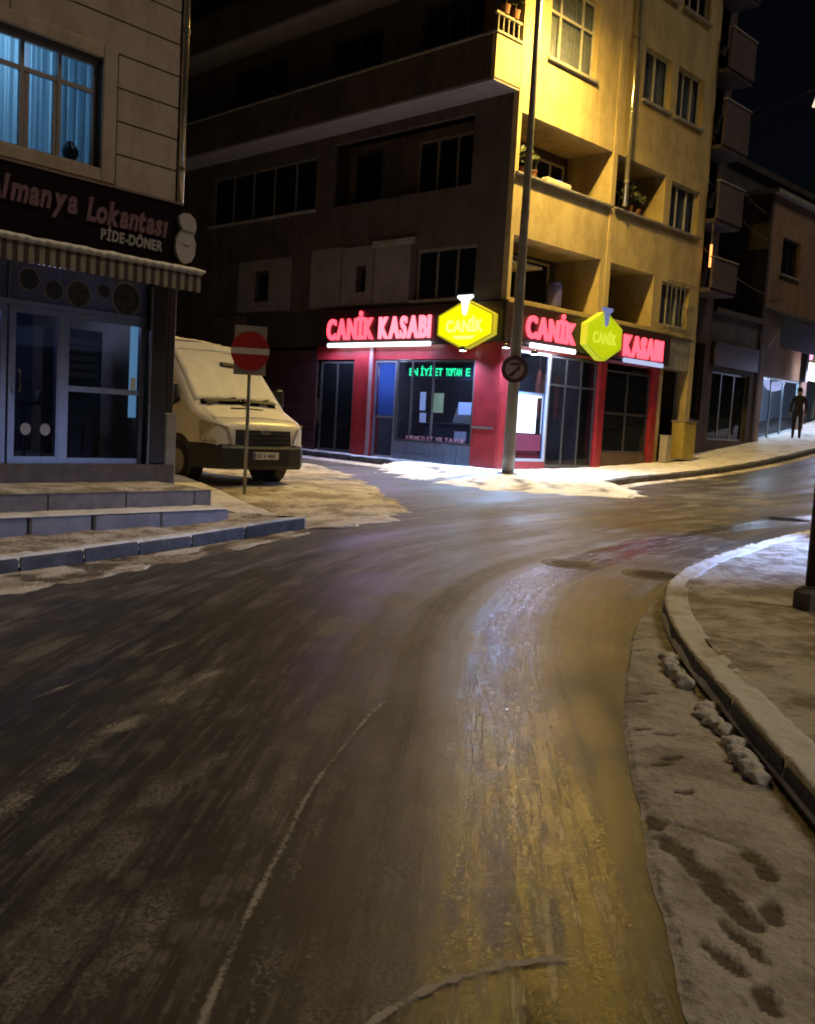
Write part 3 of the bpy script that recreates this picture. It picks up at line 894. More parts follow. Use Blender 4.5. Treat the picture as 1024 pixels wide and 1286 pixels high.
# second storey of the side front: long recess with windows behind
box('recess_back', M_facade_l, A, .6, .7, 1.3, 6.3, 7.0, 8.8)
window(A, 3.6, 7.15, 1.9, 1.4, (.35, .35, .3), depth=.44, side='L', sill=False, fm=M_frame_s)
window(A, 6.0, 7.05, 1.1, 1.55, (1,), depth=.44, side='L', sill=False, fm=M_frame_d)
window(A, 12.0, 7.12, 5.0, 1.46, (.2, .2, .2, .2, .2), side='L', sill=True, fm=M_frame_s)
box('recess_slab', M_conc, A, .17, .7, 1.28, 6.32, 6.95, 7.08)
# first storey of the side front: pale wall panels, a window, vent slots
for y0, y1, z0, z1 in ((3.15, 4.45, 4.42, 5.85), (4.5, 5.7, 4.42, 5.95), (5.75, 7.0, 4.42, 6.0), (7.9, 10.4, 4.42, 5.9)):
    wall_with_holes('wall_panel', M_pale, A, -y1, -y0, z0, z1, [h for h in holesL if -y1 < h[0] and h[1] < -y0], -.03, -.001, 'L')
window(A, 3.0, 4.45, 2.0, 1.25, (.33, .33, .33), side='L', fm=M_frame_s)
window(A, 9.6, 4.7, .7, .9, (1,), side='L', fm=M_frame_d, sill=False)
window(A, 5.15, 4.75, .4, .7, (1,), side='L', fm=M_frame_d, sill=False)
box('fascia', M_conc, A, -.09, -.032, 3.0, 4.5, 5.86, 6.02)
box('roof_slab', M_conc, A, -.95, 9.1, -.1, 14.1, TOP + .001, TOP + .25)

# ---- ground floor: butcher shop
GF = 4.34
box('shop_ceiling', M_dark, A, .05, 8.95, .05, 13.9, 3.36, GF)
box('shop_floor', M_tile, A, .12, 8.9, .12, 13.9, .1, .45)
box('shop_back_wall', mat('shop_inner_wall', (.16, .13, .15), .7, vary=.3), A, 3.6, 3.75, .3, 5.0, .45, 3.35)
box('shop_back_wall', MATS['shop_inner_wall'], A, .3, 3.6, 5.0, 5.15, .45, 3.35)
box('shop_back_wall', M_dark, A, 3.75, 8.9, 2.2, 2.35, .45, 3.35)
# red corner column and piers
MB().bbox(-.06, .52, -.06, .80, .2, 3.4, .05).build('corner_column', M_red, A)
for z in (1.35,):
    box('trim', M_metal, A, -.075, -.062, .1, .76, z, z + .05)
MB().bbox(-.05, .3, 4.28, 5.02, .2, 3.4, .03).build('red_pier', M_red, A)
box('trim', mat('white_trim', (.34, .22, .25), .4), A, -.07, -.052, 4.28, 4.40, .3, 3.3)
for x0, x1 in ((4.02, 4.36), (6.70, 7.05)):
    MB().bbox(x0, x1, -.05, .3, .2, 3.4, .03).build('red_pier', M_red, A)
# side front: low tiled wall, display window, glazed door, dark window
for i in range(6):
    y0 = .81 + i * .435
    for j in range(2):
        box('wall_tile', M_tile, A, .0, .1, y0 + .004, y0 + .431, .34 + j * .29 + .004, .34 + (j + 1) * .29 - .004)
window(A, 3.43, .93, 2.6, 2.05, (.2, .28, .52), side='L', fm=M_frame_d, gm=M_glass_s, sill=False, fw=.045, inset=.03, name='shop_window')
window(A, 4.26, .46, .80, 2.5, (1,), side='L', fm=M_alu, gm=glass('door_glass_blue', (.8, .88, 1.), .15), sill=False, fw=.05, inset=.03, name='shop_door', transom=.42)
box('lintel', M_red, A, .0, .12, .81, 6.6, 2.99, 3.35)
window(A, 6.45, .5, 1.38, 2.45, (.5, .5), side='L', fm=M_frame_d, gm=M_glass_d, sill=False, inset=.05, name='shop_window')
for i in range(9):      # shutter wall further down the side street
    box('shutter_slat', mat('dark_shutter', (.06, .02, .025), .6, vary=.4), A, .02, .08, 6.6, 10.0, .4 + i * .32, .4 + i * .32 + .305)
box('side_base', M_facade_l, A, .0, .16, 10.02, 13.98, .2, 4.34)
# street front: lit cabinet window, door, two windows, dark doorway
window(A, .56, .62, 1.36, 2.65, (1,), fm=mat('blue_white_frame', (.45, .48, .62), .35), gm=M_glass_s, sill=False, fw=.07, inset=.02, name='shop_window')
window(A, 1.95, .50, 2.05, 2.75, (.34, .33, .33), fm=M_frame_d, gm=M_glass, sill=False, fw=.05, inset=.04, name='shop_window', transom=.74)
window(A, 4.40, .9, 2.28, 2.2, (.5, .5), fm=M_frame_d, gm=M_glass_d, sill=False, fw=.05, inset=.04, name='shop_window', transom=.48)
box('stall_riser', M_red, A, .54, 1.93, .01, .1, .2, .61)
box('stall_riser', mat('brown_riser', (.10, .055, .04), .6, vary=.3), A, 1.94, 4.01, .01, .1, .2, .495)
box('stall_riser', MATS['brown_riser'], A, 4.37, 6.69, .01, .1, .2, .895)
box('lintel', M_red, A, .54, 6.69, .02, .12, 3.28, 3.36)
box('door_surround', M_facade, A, 7.06, 7.26, -.02, .3, .2, 4.33)
box('door_surround', M_facade, A, 8.72, 8.99, -.02, .3, .2, 4.33)
box('door_surround', M_conc, A, 7.262, 8.718, -.01, .28, 3.35, 4.33)
window(A, 7.3, .75, 1.4, 2.55, (.5, .5), depth=.9, fm=M_frame_d, gm=M_glass_d, sill=False, name='entrance_door')
box('entrance_step', M_conc, A, 7.27, 8.71, .0, .9, .3, .72)
for i in range(3):
    pass

bm_ = bpy.data.materials.new('frosted_blue'); bm_.use_nodes = True
_n = bm_.node_tree; _n.nodes.remove(_n.nodes['Principled BSDF']); _t = nd(_n, 'ShaderNodeBsdfTranslucent'); _t.inputs[0].default_value = (.36, .48, .85, 1); _n.links.new(_t.outputs[0], _n.nodes['Material Output'].inputs[0])
for i in range(8):
    box('frosted_slat', bm_, A, .13, .135, 3.52 + i * .085, 3.52 + i * .085 + .078, 1.55, 2.9)  # added slats, tinted so the lamp behind makes the door glass look blue
l = bpy.data.lights.new('door_lamp', 'POINT'); l.energy = 26; l.color = (.55, .68, 1.); l.shadow_soft_size = .15
o = bpy.data.objects.new('door_lamp', l); COL.objects.link(o); o.parent = A; o.location = (.75, 3.9, 2.7)
# ---- things in the shop
D = thing('meat_cabinet', 'brightly lit white glass meat cabinet in the street window of the butcher', 'display cabinet', (*M2W(1.22, .40), .46), ROTM)
box('base', M_red, D, -.58, .58, -.3, .3, 0, .32)
box('shelf', mat('meat_red', (.5, .04, .05), .4, vary=.6, vscale=14, bump=.5), D, -.55, .55, -.28, -.15, .325, .40)
box('counter_front', mat('pink_front', (.60, .10, .13), .4), D, -.58, .58, -.32, -.302, .42, .82)
for i in range(4):
    MB().blob((-.42 + i * .28, -.05, .48), (.11, .14, .07), 40 + i).build('meat_cut', MATS['meat_red'], D, smooth=True)
box('back_panel', emis('cabinet_light', (.88, .96, 1.0), 5.0), D, -.57, .57, -.14, -.11, .85, 1.72)
box('top_lamp', emis('cabinet_lamp', (.9, .97, 1.0), 7.0), D, -.55, .55, -.28, -.15, 1.73, 1.76)
box('roof', M_frame, D, -.6, .6, -.32, .32, 1.765, 1.83)
box('side_post', M_alu, D, -.6, -.57, -.32, -.29, .83, 1.76); box('side_post', M_alu, D, .57, .6, -.32, -.29, .83, 1.76)

cnt = thing('shop_counter', 'dark counter with hanging scale inside the corner shop window', 'counter', (*M2W(1.9, 2.6), .46), ROTM)
box('body', mat('counter_body', (.10, .10, .13), .5), cnt, -.35, .35, -1.2, 1.2, 0, .95)
box('top', M_alu, cnt, -.4, .4, -1.25, 1.25, .952, .99)
MB().prism([(-.3, .995), (.3, .995), (.12, 1.45), (-.12, 1.45)], -.2, .25).build('scale', mat('scale_grey', (.22, .25, .3), .4), cnt)

for i in range(5):
    hm = thing('hanging_meat', ('first', 'second', 'third', 'fourth', 'fifth')[i] + ' side of meat from the left hanging behind the street window', 'meat', (*M2W(2.75 + i * .42, .95 + .06 * (i % 2)), 3.0), ROTM, 'meat hanging in the butcher shop')
    MB().tube([(0, 0, .34), (0, 0, -.1)], .008, 6).build('hook', M_metal, hm)
    MB().loft([[(r_ * math.cos(k * .628) + .02 * math.sin(z_ * 5), r_ * .6 * math.sin(k * .628), z_) for k in range(10)] for r_, z_ in ((.03, -.05), (.09, -.2), (.14, -.45), (.12, -.75), (.15, -1.0), (.10, -1.25), (.05, -1.35))]).build('side_of_meat', mat('carcass_%d' % (i % 2), ((.42, .15, .12), (.5, .3, .24))[i % 2], .5, vary=.5, vscale=9), hm, smooth=True)
l = bpy.data.lights.new('shop_lamp', 'POINT'); l.energy = 9; l.color = (1., .75, .6); l.shadow_soft_size = .2  # added lamp, so the hung meat shows behind the dark street window
o = bpy.data.objects.new('shop_lamp', l); COL.objects.link(o); o.parent = A; o.location = (2.6, .6, 3.2)
# LED ticker behind the side window
M_green = emis('green_led', (.02, 1.0, .35), 2.4)
T = thing('led_ticker', 'green lit LED text strip hanging inside the side window', 'LED sign', (*M2W(.22, .0), 0), ROTM)
box('casing', M_black, T, .0, .06, 1.05, 3.35, 2.50, 2.90)
letters('EN İYİ', M_green, T, 3.18, .78, 2.60, .26, .004, 'L', -.006, .004)
letters('ET', M_green, T, 2.30, .26, 2.60, .26, .004, 'L', -.006, .004)
letters('TOPTAN', M_green, T, 1.93, .52, 2.60, .26, .004, 'L', -.006, .004)
letters('E', M_green, T, 1.27, .13, 2.60, .26, .004, 'L', -.006, .004)
# paper notices stuck in the window
for y0, y1, z0, z1, c, lab in ((2.62, 2.42, 1.72, 2.18, (.55, .65, .8), 'pale paper notice, upper of two by the window bar'), (2.60, 2.38, 1.42, 1.66, (.5, .58, .75), 'pale paper notice, lower of two by the window bar'),
                               (2.16, 1.82, 1.68, 2.16, (.42, .5, .24), 'green yellow paper poster in the middle of the shop window'), (1.32, .9, 1.66, 1.96, (.55, .58, .75), 'white wide notice at the right edge of the shop window'),
                               (1.40, 1.02, 1.02, 1.25, (.30, .32, .38), 'grey small notice low at the right edge of the shop window')):
    p = box('paper_notice', mat('paper_%d' % int(y0 * 100), c, .6, em=c, ems=.25), None, .0, .004, y1, y0, z0, z1)
    p.location = (*M2W(.07, 0), 0); p.rotation_euler = (0, 0, ROTM)
    tag(p, lab, 'notice', 'notices in the butcher window')
V = thing('window_lettering', 'line of pink adhesive lettering along the foot of the shop window', 'lettering', (*M2W(.0, .0), 0), ROTM)
letters('KIRMIZI ET VE TAVUK', mat('pink_vinyl', (.5, .22, .30), .5), V, 3.0, 2.0, .97, .15, .003, 'L', .035, .003)

# ---- fascia signs
M_redL = emis('red_letter_light', (1.0, .055, .085), 3.6)
M_redP = emis('pink_letter_light', (1.0, .12, .16), 4.0)
M_yel = emis('yellow_sign_light', (.95, .88, .0), 1.25)
M_yel2 = emis('yellow_sign_dim', (.62, .72, .0), .85)
M_yelp = emis('pale_yellow_light', (1., .97, .22), 1.35)
M_yelq = emis('lime_sign_light', (.75, .85, .05), .95)
M_bar = emis('white_light_bar', (.90, .95, 1.0), 5.0)
M_barb = emis('white_bar_dim', (.55, .62, .95), .9)
M_white = emis('white_sign_light', (.95, 1., 1.), 1.5)
M_bluew = emis('blue_sign_light', (.30, .36, .75), .5)
def hexpoly(cx, cz, w_, h, n=1.):
    a = w_ / 2; b_ = h / 2
    return [(cx - a, cz + b_ * .42), (cx - a * .12, cz + b_), (cx + a * .12, cz + b_), (cx + a, cz + b_ * .42), (cx + a, cz - b_ * .42), (cx + a * .12, cz - b_), (cx - a * .12, cz - b_), (cx - a, cz - b_ * .42)]
bull = [(-.30, .30), (-.26, .36), (.26, .36), (.30, .30), (.20, .22), (.13, .18), (.07, -.16), (0, -.24), (-.07, -.16), (-.13, .18), (-.20, .22)]
# side street sign
S1 = thing('shop_sign', 'long black fascia with glowing red letters and a white light bar on the side street', 'shop sign', (CX, CY, 0), ROTM)
box('panel', M_black, S1, -.16, -.062, -.12, 6.35, 3.37, 4.30)
letters('CANİK', M_redL, S1, 5.98, 1.80, 3.52, .74, .03, 'L', -.20, .022, 0, .10)
letters('KASABI', M_redP, S1, 3.96, 1.80, 3.52, .74, .03, 'L', -.20, .022, 0, .08)
MB().bbox(-.26, -.19, 2.1, 5.9, 3.30, 3.40, .02).build('light_bar', M_bar, S1)
H1 = thing('hexagon_sign', 'bright yellow hexagon sign with white bull head at the building corner', 'shop sign', (CX, CY, 0), ROTM, 'hexagon signs of the butcher')
RL90 = (0, 0, -math.pi / 2)
MB().prism(hexpoly(-.93, 3.76, 1.74, 1.10), -.33, -.18).build('rim', mat('sign_rim', (.55, .5, .05), .3, em=(.5, .45, .02), ems=.5), H1, rot=RL90)
MB().prism(hexpoly(-.93, 3.76, 1.61, .99), -.345, -.332).build('face', M_yel, H1, rot=RL90)
MB().prism([(x * .85 - .93, z * .8 + 4.16) for x, z in bull], -.38, -.347).build('bull_head', M_white, H1, rot=RL90)
letters('CANİK', M_yelp, H1, 1.50, 1.14, 3.60, .38, .006, 'L', -.352, .012)
MB().prism([(-1.3, 3.5), (-.56, 3.5), (-.68, 3.43), (-1.18, 3.43)], -.352, -.347).build('stripe', M_yelp, H1, rot=RL90)
# street sign
S2 = thing('shop_sign', 'black fascia with red letters split by a hexagon, on the uphill street front', 'shop sign', (CX, CY, 0), ROTM)
box('panel', M_black, S2, -.16, 7.30, -.16, -.062, 3.40, 4.28)
letters('CANİK', M_redL, S2, .58, 1.98, 3.56, .70, .03, 'R', -.20, .022, 0, .08)
letters('KASABI', M_redL, S2, 4.82, 2.0, 3.52, .74, .03, 'R', -.20, .03, 0, .05)
MB().bbox(.72, 2.56, -.26, -.19, 3.32, 3.43, .02).build('light_bar', M_bar, S2)
MB().bbox(4.80, 6.85, -.26, -.19, 3.32, 3.44, .02).build('light_bar', M_barb, S2)
H2 = thing('hexagon_sign', 'lime yellow hexagon sign with blue bull head in the middle of the street fascia', 'shop sign', (CX, CY, 0), ROTM, 'hexagon signs of the butcher')
MB().prism(hexpoly(3.62, 3.86, 1.62, 1.22), -.36, -.18).build('rim', mat('sign_rim_lime', (.5, .55, .05), .3, em=(.45, .55, .02), ems=.6), H2)
MB().prism(hexpoly(3.62, 3.86, 1.46, 1.08), -.375, -.362).build('face', M_yel2, H2)
MB().prism([(x * .85 + 3.62, z * .8 + 4.30) for x, z in bull], -.41, -.377).build('bull_head', M_bluew, H2)
letters('CANİK', M_yelq, H2, 3.08, 1.08, 3.68, .38, .006, 'R', -.382, .012)
# small floodlights under the fascia, with the light they give
def flood(s, t, z, label, power, tilt):
    x, y = M2W(s, t)
    f = thing('sign_floodlight', label, 'floodlight', (x, y, z), ROTM, 'small floodlights under the butcher fascia')
    MB().bbox(-.07, .07, -.06, .06, 0, .09, .02).build('housing', M_frame_d, f)
    MB().tube([(0, .0, .09), (0, .0, .2)], .012, 8).build('bracket', M_metal, f)
    MB().box(-.06, .06, -.05, .05, -.012, -.002).build('lens', emis('flood_lens', (.9, .95, 1.), 14.), f)
    l = bpy.data.lights.new('floodlight_beam', 'SPOT'); l.energy = power; l.spot_size = rad(150); l.spot_blend = .8; l.color = (.34, .58, 1.); l.shadow_soft_size = .06
    o = bpy.data.objects.new('floodlight_beam', l); COL.objects.link(o); o.parent = f; o.location = (0, 0, -.03); o.rotation_euler = tilt
flood(-.32, .95, 3.16, 'floodlight under the corner hexagon, side street face', 480, (0, rad(12), 0))
flood(.75, -.34, 3.16, 'floodlight left of the street door under the red letters', 760, (rad(-14), 0, 0))
flood(-.25, -.28, 3.22, 'tiny floodlight on the very corner of the fascia', 540, (rad(-16), rad(12), 0))
# light thrown down by the long white tube on the side street
l = bpy.data.lights.new('light_bar_glow', 'AREA'); l.shape = 'RECTANGLE'; l.size = 3.8; l.size_y = .08; l.energy = 110; l.color = (.50, .56, 1.0)
o = bpy.data.objects.new('light_bar_glow', l); COL.objects.link(o); o.parent = S1; o.location = (-.3, 4.2, 3.28); o.rotation_euler = (rad(12), 0, math.pi / 2)
l = bpy.data.lights.new('light_bar_glow', 'AREA'); l.shape = 'RECTANGLE'; l.size = 1.8; l.size_y = .08; l.energy = 60; l.color = (.75, .82, 1.0)
o = bpy.data.objects.new('light_bar_glow', l); COL.objects.link(o); o.parent = S2; o.location = (1.8, -.3, 3.30)

# ---- balcony odds and ends
def plant(s, t, z, r, label, seed, pot=True):
    rnd = random.Random(seed)
    x, y = M2W(s, t)
    p = thing('potted_plant', label, 'plant', (x, y, z), ROTM, 'plants on the balconies')
    MB().loft([[(rr * math.cos(k * .628), rr * math.sin(k * .628), zz) for k in range(10)] for rr, zz in ((.075, 0), (.10, .16), (.11, .16), (.11, .19))]).build('pot', mat('clay_pot', (.25, .11, .06), .8, vary=.3), p)
    b = MB()
    for i in range(90):
        a = rnd.uniform(0, 6.28); e = rnd.uniform(-.3, 1.4); q = r * rnd.uniform(.3, 1)
        c = Vector((q * math.cos(a) * math.cos(e), q * math.sin(a) * math.cos(e), .25 + r * .7 + q * math.sin(e)))
        d = Vector((rnd.uniform(-1, 1), rnd.uniform(-1, 1), rnd.uniform(-.6, .6))).normalized(); n = d.orthogonal().normalized()
        l_ = rnd.uniform(.05, .11)
        b.add([c - d * l_, c + n * l_ * .4, c + d * l_, c - n * l_ * .4], [(0, 1, 2, 3)])
    f = b.build('foliage', mat('leaf_green', (.07, .09, .03), .6, vary=.5, vscale=9), p)
    MB().tube([(0, 0, .1), (.02, .01, .25 + r)], .012, 6).build('stem', mat('stem_brown', (.08, .06, .03), .8), p)
plant(.45, .08, 7.236, .26, 'leafy plant at the pole end of the second floor balcony ledge', 3)
plant(.8, .10, 7.236, .17, 'small leafy plant second on the second floor balcony ledge', 4)
plant(5.0, .08, 7.236, .30, 'bushy plant on the ledge of the middle balcony', 5)
plant(5.45, .1, 7.236, .20, 'low plant right of the bushy one on the middle balcony', 6)
plant(OV + .3, .06, 10.475, .22, 'leafy pot plant, left one on the balustrade at the building corner', 8)
plant(OV + .65, .06, 10.475, .25, 'leafy pot plant, right one on the balustrade at the building corner', 9)
g = thing('planter_box', 'long pale planter on the second floor balcony ledge', 'planter', (*M2W(1.7, .06), 7.236), ROTM)
MB().bbox(-.5, .5, -.09, .09, 0, .13, .02).build('trough', mat('pale_trough', (.5, .47, .4), .7), g)
MB().box(-.47, .47, -.065, .065, .1305, .134).build('soil', mat('soil', (.05, .035, .02), .9), g)
bl = thing('blue_lamp', 'small glowing blue lamp on the second floor balcony', 'lamp', (*M2W(2.3, .45), 7.2), ROTM)
MB().blob((0, 0, .22), (.12, .12, .16), 1, 10, 7, .1).build('globe', emis('blue_glow', (.12, .1, .95), .9), bl, smooth=True)
MB().tube([(0, 0, -1.17), (0, 0, .1)], .03, 8).build('stand', M_frame_d, bl)
bb = thing('storage_barrel', 'blue plastic barrel on the first floor balcony', 'barrel', (*M2W(2.5, .5), 4.425), ROTM)
MB().loft([[(rr * math.cos(k * .5236), rr * math.sin(k * .5236), zz) for k in range(12)] for rr, zz in ((.17, 0), (.20, .1), (.205, .35), (.20, .6), (.17, .68))]).build('body', mat('blue_plastic', (.10, .10, .36), .5), bb, smooth=True)
MB().loft([[(rr * math.cos(k * .5236), rr * math.sin(k * .5236), zz) for k in range(12)] for rr, zz in ((.16, .682), (.18, .69), (.18, .73), (.1, .75))]).build('lid', M_frame_d, bb)
# yellow cabinet beside the entrance door, pale box left of it
yc = thing('utility_cabinet', 'yellowish metal utility cabinet beside the dark entrance door', 'cabinet', (*M2W(8.25, -.28), zg(*M2W(8.25, -.28)) + .14), ROTM)
MB().bbox(-.36, .36, -.2, .2, .05, 1.12, .02).build('body', mat('mustard_paint', (.42, .32, .07), .6, vary=.3, vscale=5), yc)
MB().bbox(-.31, .31, -.215, -.202, .1, 1.06, .01).build('door', MATS['mustard_paint'], yc)
MB().box(-.38, .38, -.22, .22, 1.122, 1.16).build('lid', M_conc, yc)
pb = thing('pale_crate', 'pale box standing between the red pier and the dark doorway', 'box', (*M2W(7.3, -.26), zg(*M2W(7.3, -.26)) + .14), ROTM)
MB().bbox(-.14, .14, -.12, .12, 0, .75, .015).build('body', mat('pale_board', (.45, .40, .31), .8, vary=.3), pb)
MB().box(-.15, .15, -.13, .13, .752, .78).build('lid', M_frame, pb)

# ---- wall lamp above the frame (its light falls on the front)
lx, ly = M2W(.5, -1.75)
SLp = thing('street_lamp', 'sodium street lamp on a wall bracket high on the corner building', 'street lamp', (*M2W(.5, 0), 11.5), ROTM)
MB().tube([(0, -.02, -.4), (0, -.5, .1), (0, -1.2, .2), (0, -1.6, .18)], .035, 10).build('arm', M_metal, SLp, smooth=True)
MB().loft([[(wd * math.cos(k * .5236), -1.8 + ln * math.sin(k * .5236), z) for k in range(12)] for wd, ln, z in ((.10, .22, .22), (.16, .34, .12), (.17, .36, .02), (.15, .33, .0))]).build('housing', M_frame_d, SLp, smooth=True)
MB().disc(0, 0, .12, .26, -.01, .004, 20).build('lens', emis('sodium_lens', (1., .62, .12), 2300), SLp, (0, -1.8, -.006), (math.pi / 2, 0, 0))
box('wall_plate', M_metal, SLp, -.08, .08, -.03, -.003, -.55, -.25)
l = bpy.data.lights.new('sodium_light', 'SPOT'); l.energy = 4000; l.spot_size = rad(138); l.spot_blend = .95; l.color = (1.0, .68, .17); l.shadow_soft_size = .13
o = bpy.data.objects.new('sodium_light', l); COL.objects.link(o); o.parent = SLp; o.location = (0, -1.8, -.05); o.rotation_euler = (rad(8), 0, 0)

# ================================================================== RESTAURANT BUILDING (left)
AZB = rad(39.2)
LX, LY = -3.40, 13.56
ROTB = math.pi / 2 - AZB
def B2W(s, n):       # n = outwards from the front
    return (LX + s * math.sin(AZB) + n * math.cos(AZB), LY + s * math.cos(AZB) - n * math.sin(AZB))
R = thing('restaurant_building', 'stone clad building with a lit blue upstairs window above a restaurant front', 'building', (LX, LY, 0), ROTB)
M_clad = facade_material('beige_cladding', (.50, .41, .31), (.39, .315, .23), 1.6)
M_brown = mat('dark_brown_column', (.035, .024, .02), .45, vary=.3)
wall_with_holes('front_wall', mat('joint_dark', (.07, .055, .04), .9), R, -7.0, 0., 3.3, 9.2, [(-3.6, -1.17, 4.36, 5.68)], .0, .2)
box('side_wall', M_clad, R, -.2, .0, .202, 9.0, .0, 9.2)
box('rear_wall', M_dark, R, -7.0, -.21, 8.8, 9.0, .0, 9.2)
box('roof_slab', M_conc, R, -7.1, .15, -.15, 9.1, 9.202, 9.4)
# cladding boards: each course a board of its own, cut round the window surround
GP = .41
z = 4.185
rows = []
while z < 9.1:
    rows.append((z, min(z + GP, 9.19))); z += GP
for za, zb in rows:
    if zb <= 4.30:
        spans = [(-7., -4.5), (-4.5, -2.2), (-2.2, 0)]
    elif za < 5.8:
        spans = [(-7., -3.78), (-.95, 0)]
    else:
        off_ = 1.0 if int(za * 10) % 2 else 0.
        spans = [(-7., -5.2 + off_), (-5.2 + off_, -2.4 + off_), (-2.4 + off_, 0.)]
    for a, b_ in spans:
        MB().bbox(a + .006, b_ - .006, -.024, -.001, za + .010, zb - .010, .006).build('cladding_board', M_clad, R)
# window surround
for a, b_, za, zb in ((-3.76, -3.6, 4.20, 5.86), (-1.17, -.97, 4.20, 5.86), (-3.598, -1.172, 5.70, 5.86), (-3.598, -1.172, 4.20, 4.36)):
    MB().bbox(a, b_, -.055, -.001, za, zb, .012).build('surround', M_clad, R)
wn_ = window(R, -3.6, 4.362, 2.43, 1.316, (.62, .5, .38, .40), fm=mat('upvc_frame', (.36, .31, .27), .5, vary=.15), gm=M_glass_s, transom=.72, sill=False, fw=.05, inset=.10, name='upstairs_window')
box('sash', MATS['upvc_frame'], R, -2.13, -2.07, .115, .15, 4.42, 5.30)
box('sash', MATS['upvc_frame'], R, -1.75, -1.69, .115, .15, 4.42, 5.30)
# lit room behind: curtain lit by a ceiling lamp
box('room_back', mat('room_wall', (.5, .55, .6), .8), R, -4.2, -.5, 1.6, 1.7, 4.1, 6.2)
box('room_side', MATS['room_wall'], R, -.7, -.55, .21, 1.59, 4.1, 6.2)
box('room_side', MATS['room_wall'], R, -4.3, -4.15, .21, 1.59, 4.1, 6.2)
box('room_floor', MATS['room_wall'], R, -4.1, -.75, .21, 1.59, 4.0, 4.1)
box('room_ceiling', MATS['room_wall'], R, -4.1, -.75, .21, 1.59, 6.2, 6.3)
cm = bpy.data.materials.new('blue_curtain'); cm.use_nodes = True
nt = cm.node_tree; nt.nodes.remove(nt.nodes['Principled BSDF'])
tl = nd(nt, 'ShaderNodeBsdfTranslucent'); tl.inputs[0].default_value = (.36, .55, .62, 1)
df = nd(nt, 'ShaderNodeBsdfDiffuse'); df.inputs[0].default_value = (.25, .36, .40, 1)
mx = nd(nt, 'ShaderNodeMixShader'); mx.inputs[0].default_value = .3
nt.links.new(tl.outputs[0], mx.inputs[1]); nt.links.new(df.outputs[0], mx.inputs[2]); nt.links.new(mx.outputs[0], nt.nodes['Material Output'].inputs[0])
for x0, x1, ph in ((-3.7, -2.72, 0), (-2.70, -1.98, 2), (-1.96, -1.1, 4)):
    b = MB(); n = 70
    top = []; bot = []
    for i in range(n + 1):
        x = x0 + (x1 - x0) * i / n
        y = .36 + .045 * math.sin(i * .62 + ph) + .02 * math.sin(i * 1.7 + ph)
        top.append((x, y, 5.8)); bot.append((x, y + .015 * math.sin(i * .4), 4.25))
    b.add(top + bot, [(i, i + 1, n + 2 + i, n + 1 + i) for i in range(n)])
    b.build('curtain', cm, R, smooth=True)
l = bpy.data.lights.new('room_lamp', 'POINT'); l.energy = 48; l.color = (.60, .84, 1.0); l.shadow_soft_size = .15
o = bpy.data.objects.new('room_lamp', l); COL.objects.link(o); o.parent = R; o.location = (-2.2, 1.2, 5.7)
l = bpy.data.lights.new('room_lamp', 'POINT'); l.energy = 24; l.color = (.60, .84, 1.0); l.shadow_soft_size = .15
o = bpy.data.objects.new('room_lamp', l); COL.objects.link(o); o.parent = R; o.location = (-3.3, 1.2, 5.2)
vz = thing('vase', 'dark round vase on the sill of the blue lit window', 'vase', (*B2W(-1.42, -.26), 4.42), ROTB)
MB().loft([[(r_ * math.cos(k * .5236), r_ * math.sin(k * .5236), z_) for k in range(12)] for r_, z_ in ((.05, 0), (.095, .06), (.11, .12), (.08, .19), (.045, .22), (.055, .24))]).build('body', mat('dark_glaze', (.01, .02, .03), .3), vz, smooth=True)
box('inner_sill', MATS['upvc_frame'], R, -3.6, -1.17, .165, .32, 4.34, 4.415)
# corner drainpipe
MB().tube([(.05, -.06, z_) for z_ in (4.15, 6, 9.1)], .045, 10).build('drainpipe', M_pipe, R, smooth=True)
for z_ in (4.6, 6.4, 8.2):
    MB().tube([(.05, -.06, z_), (.05, -.06, z_ + .05)], .055, 10).build('pipe_clamp', M_metal, R)
# ground floor shell
FZ = .632
box('shop_floor', M_tile, R, -6.9, -.21, .16, 8.7, .1, FZ)
box('shop_ceiling', M_dark, R, -6.9, -.21, .21, 8.7, 3.05, 3.28)
box('back_partition', mat('inner_blue_wall', (.11, .12, .17), .7, vary=.4), R, -6.9, -.21, 3.2, 3.3, FZ, 3.05)
box('threshold', mat('threshold_stone', (.17, .135, .11), .7, vary=.4, vscale=4), R, -7.0, .02, -.16, .15, .40, FZ)
MB().bbox(-.36, -.10, -.10, .2, FZ, 3.4, .02).build('column', M_brown, R)
MB().bbox(-.09, .10, -.10, .2, .3, 1.34, .02).build('pier_base', mat('grey_pier', (.36, .34, .31), .7, vary=.3), R)
MB().bbox(-.085, .06, -.06, .19, 1.342, 3.4, .02).build('column', M_brown, R)
box('trim', M_metal, R, -.395, -.368, -.12, -.08, FZ, 3.0)
box('upper_band', M_brown, R, -7.0, -.1, .02, .19, 3.06, 3.32)
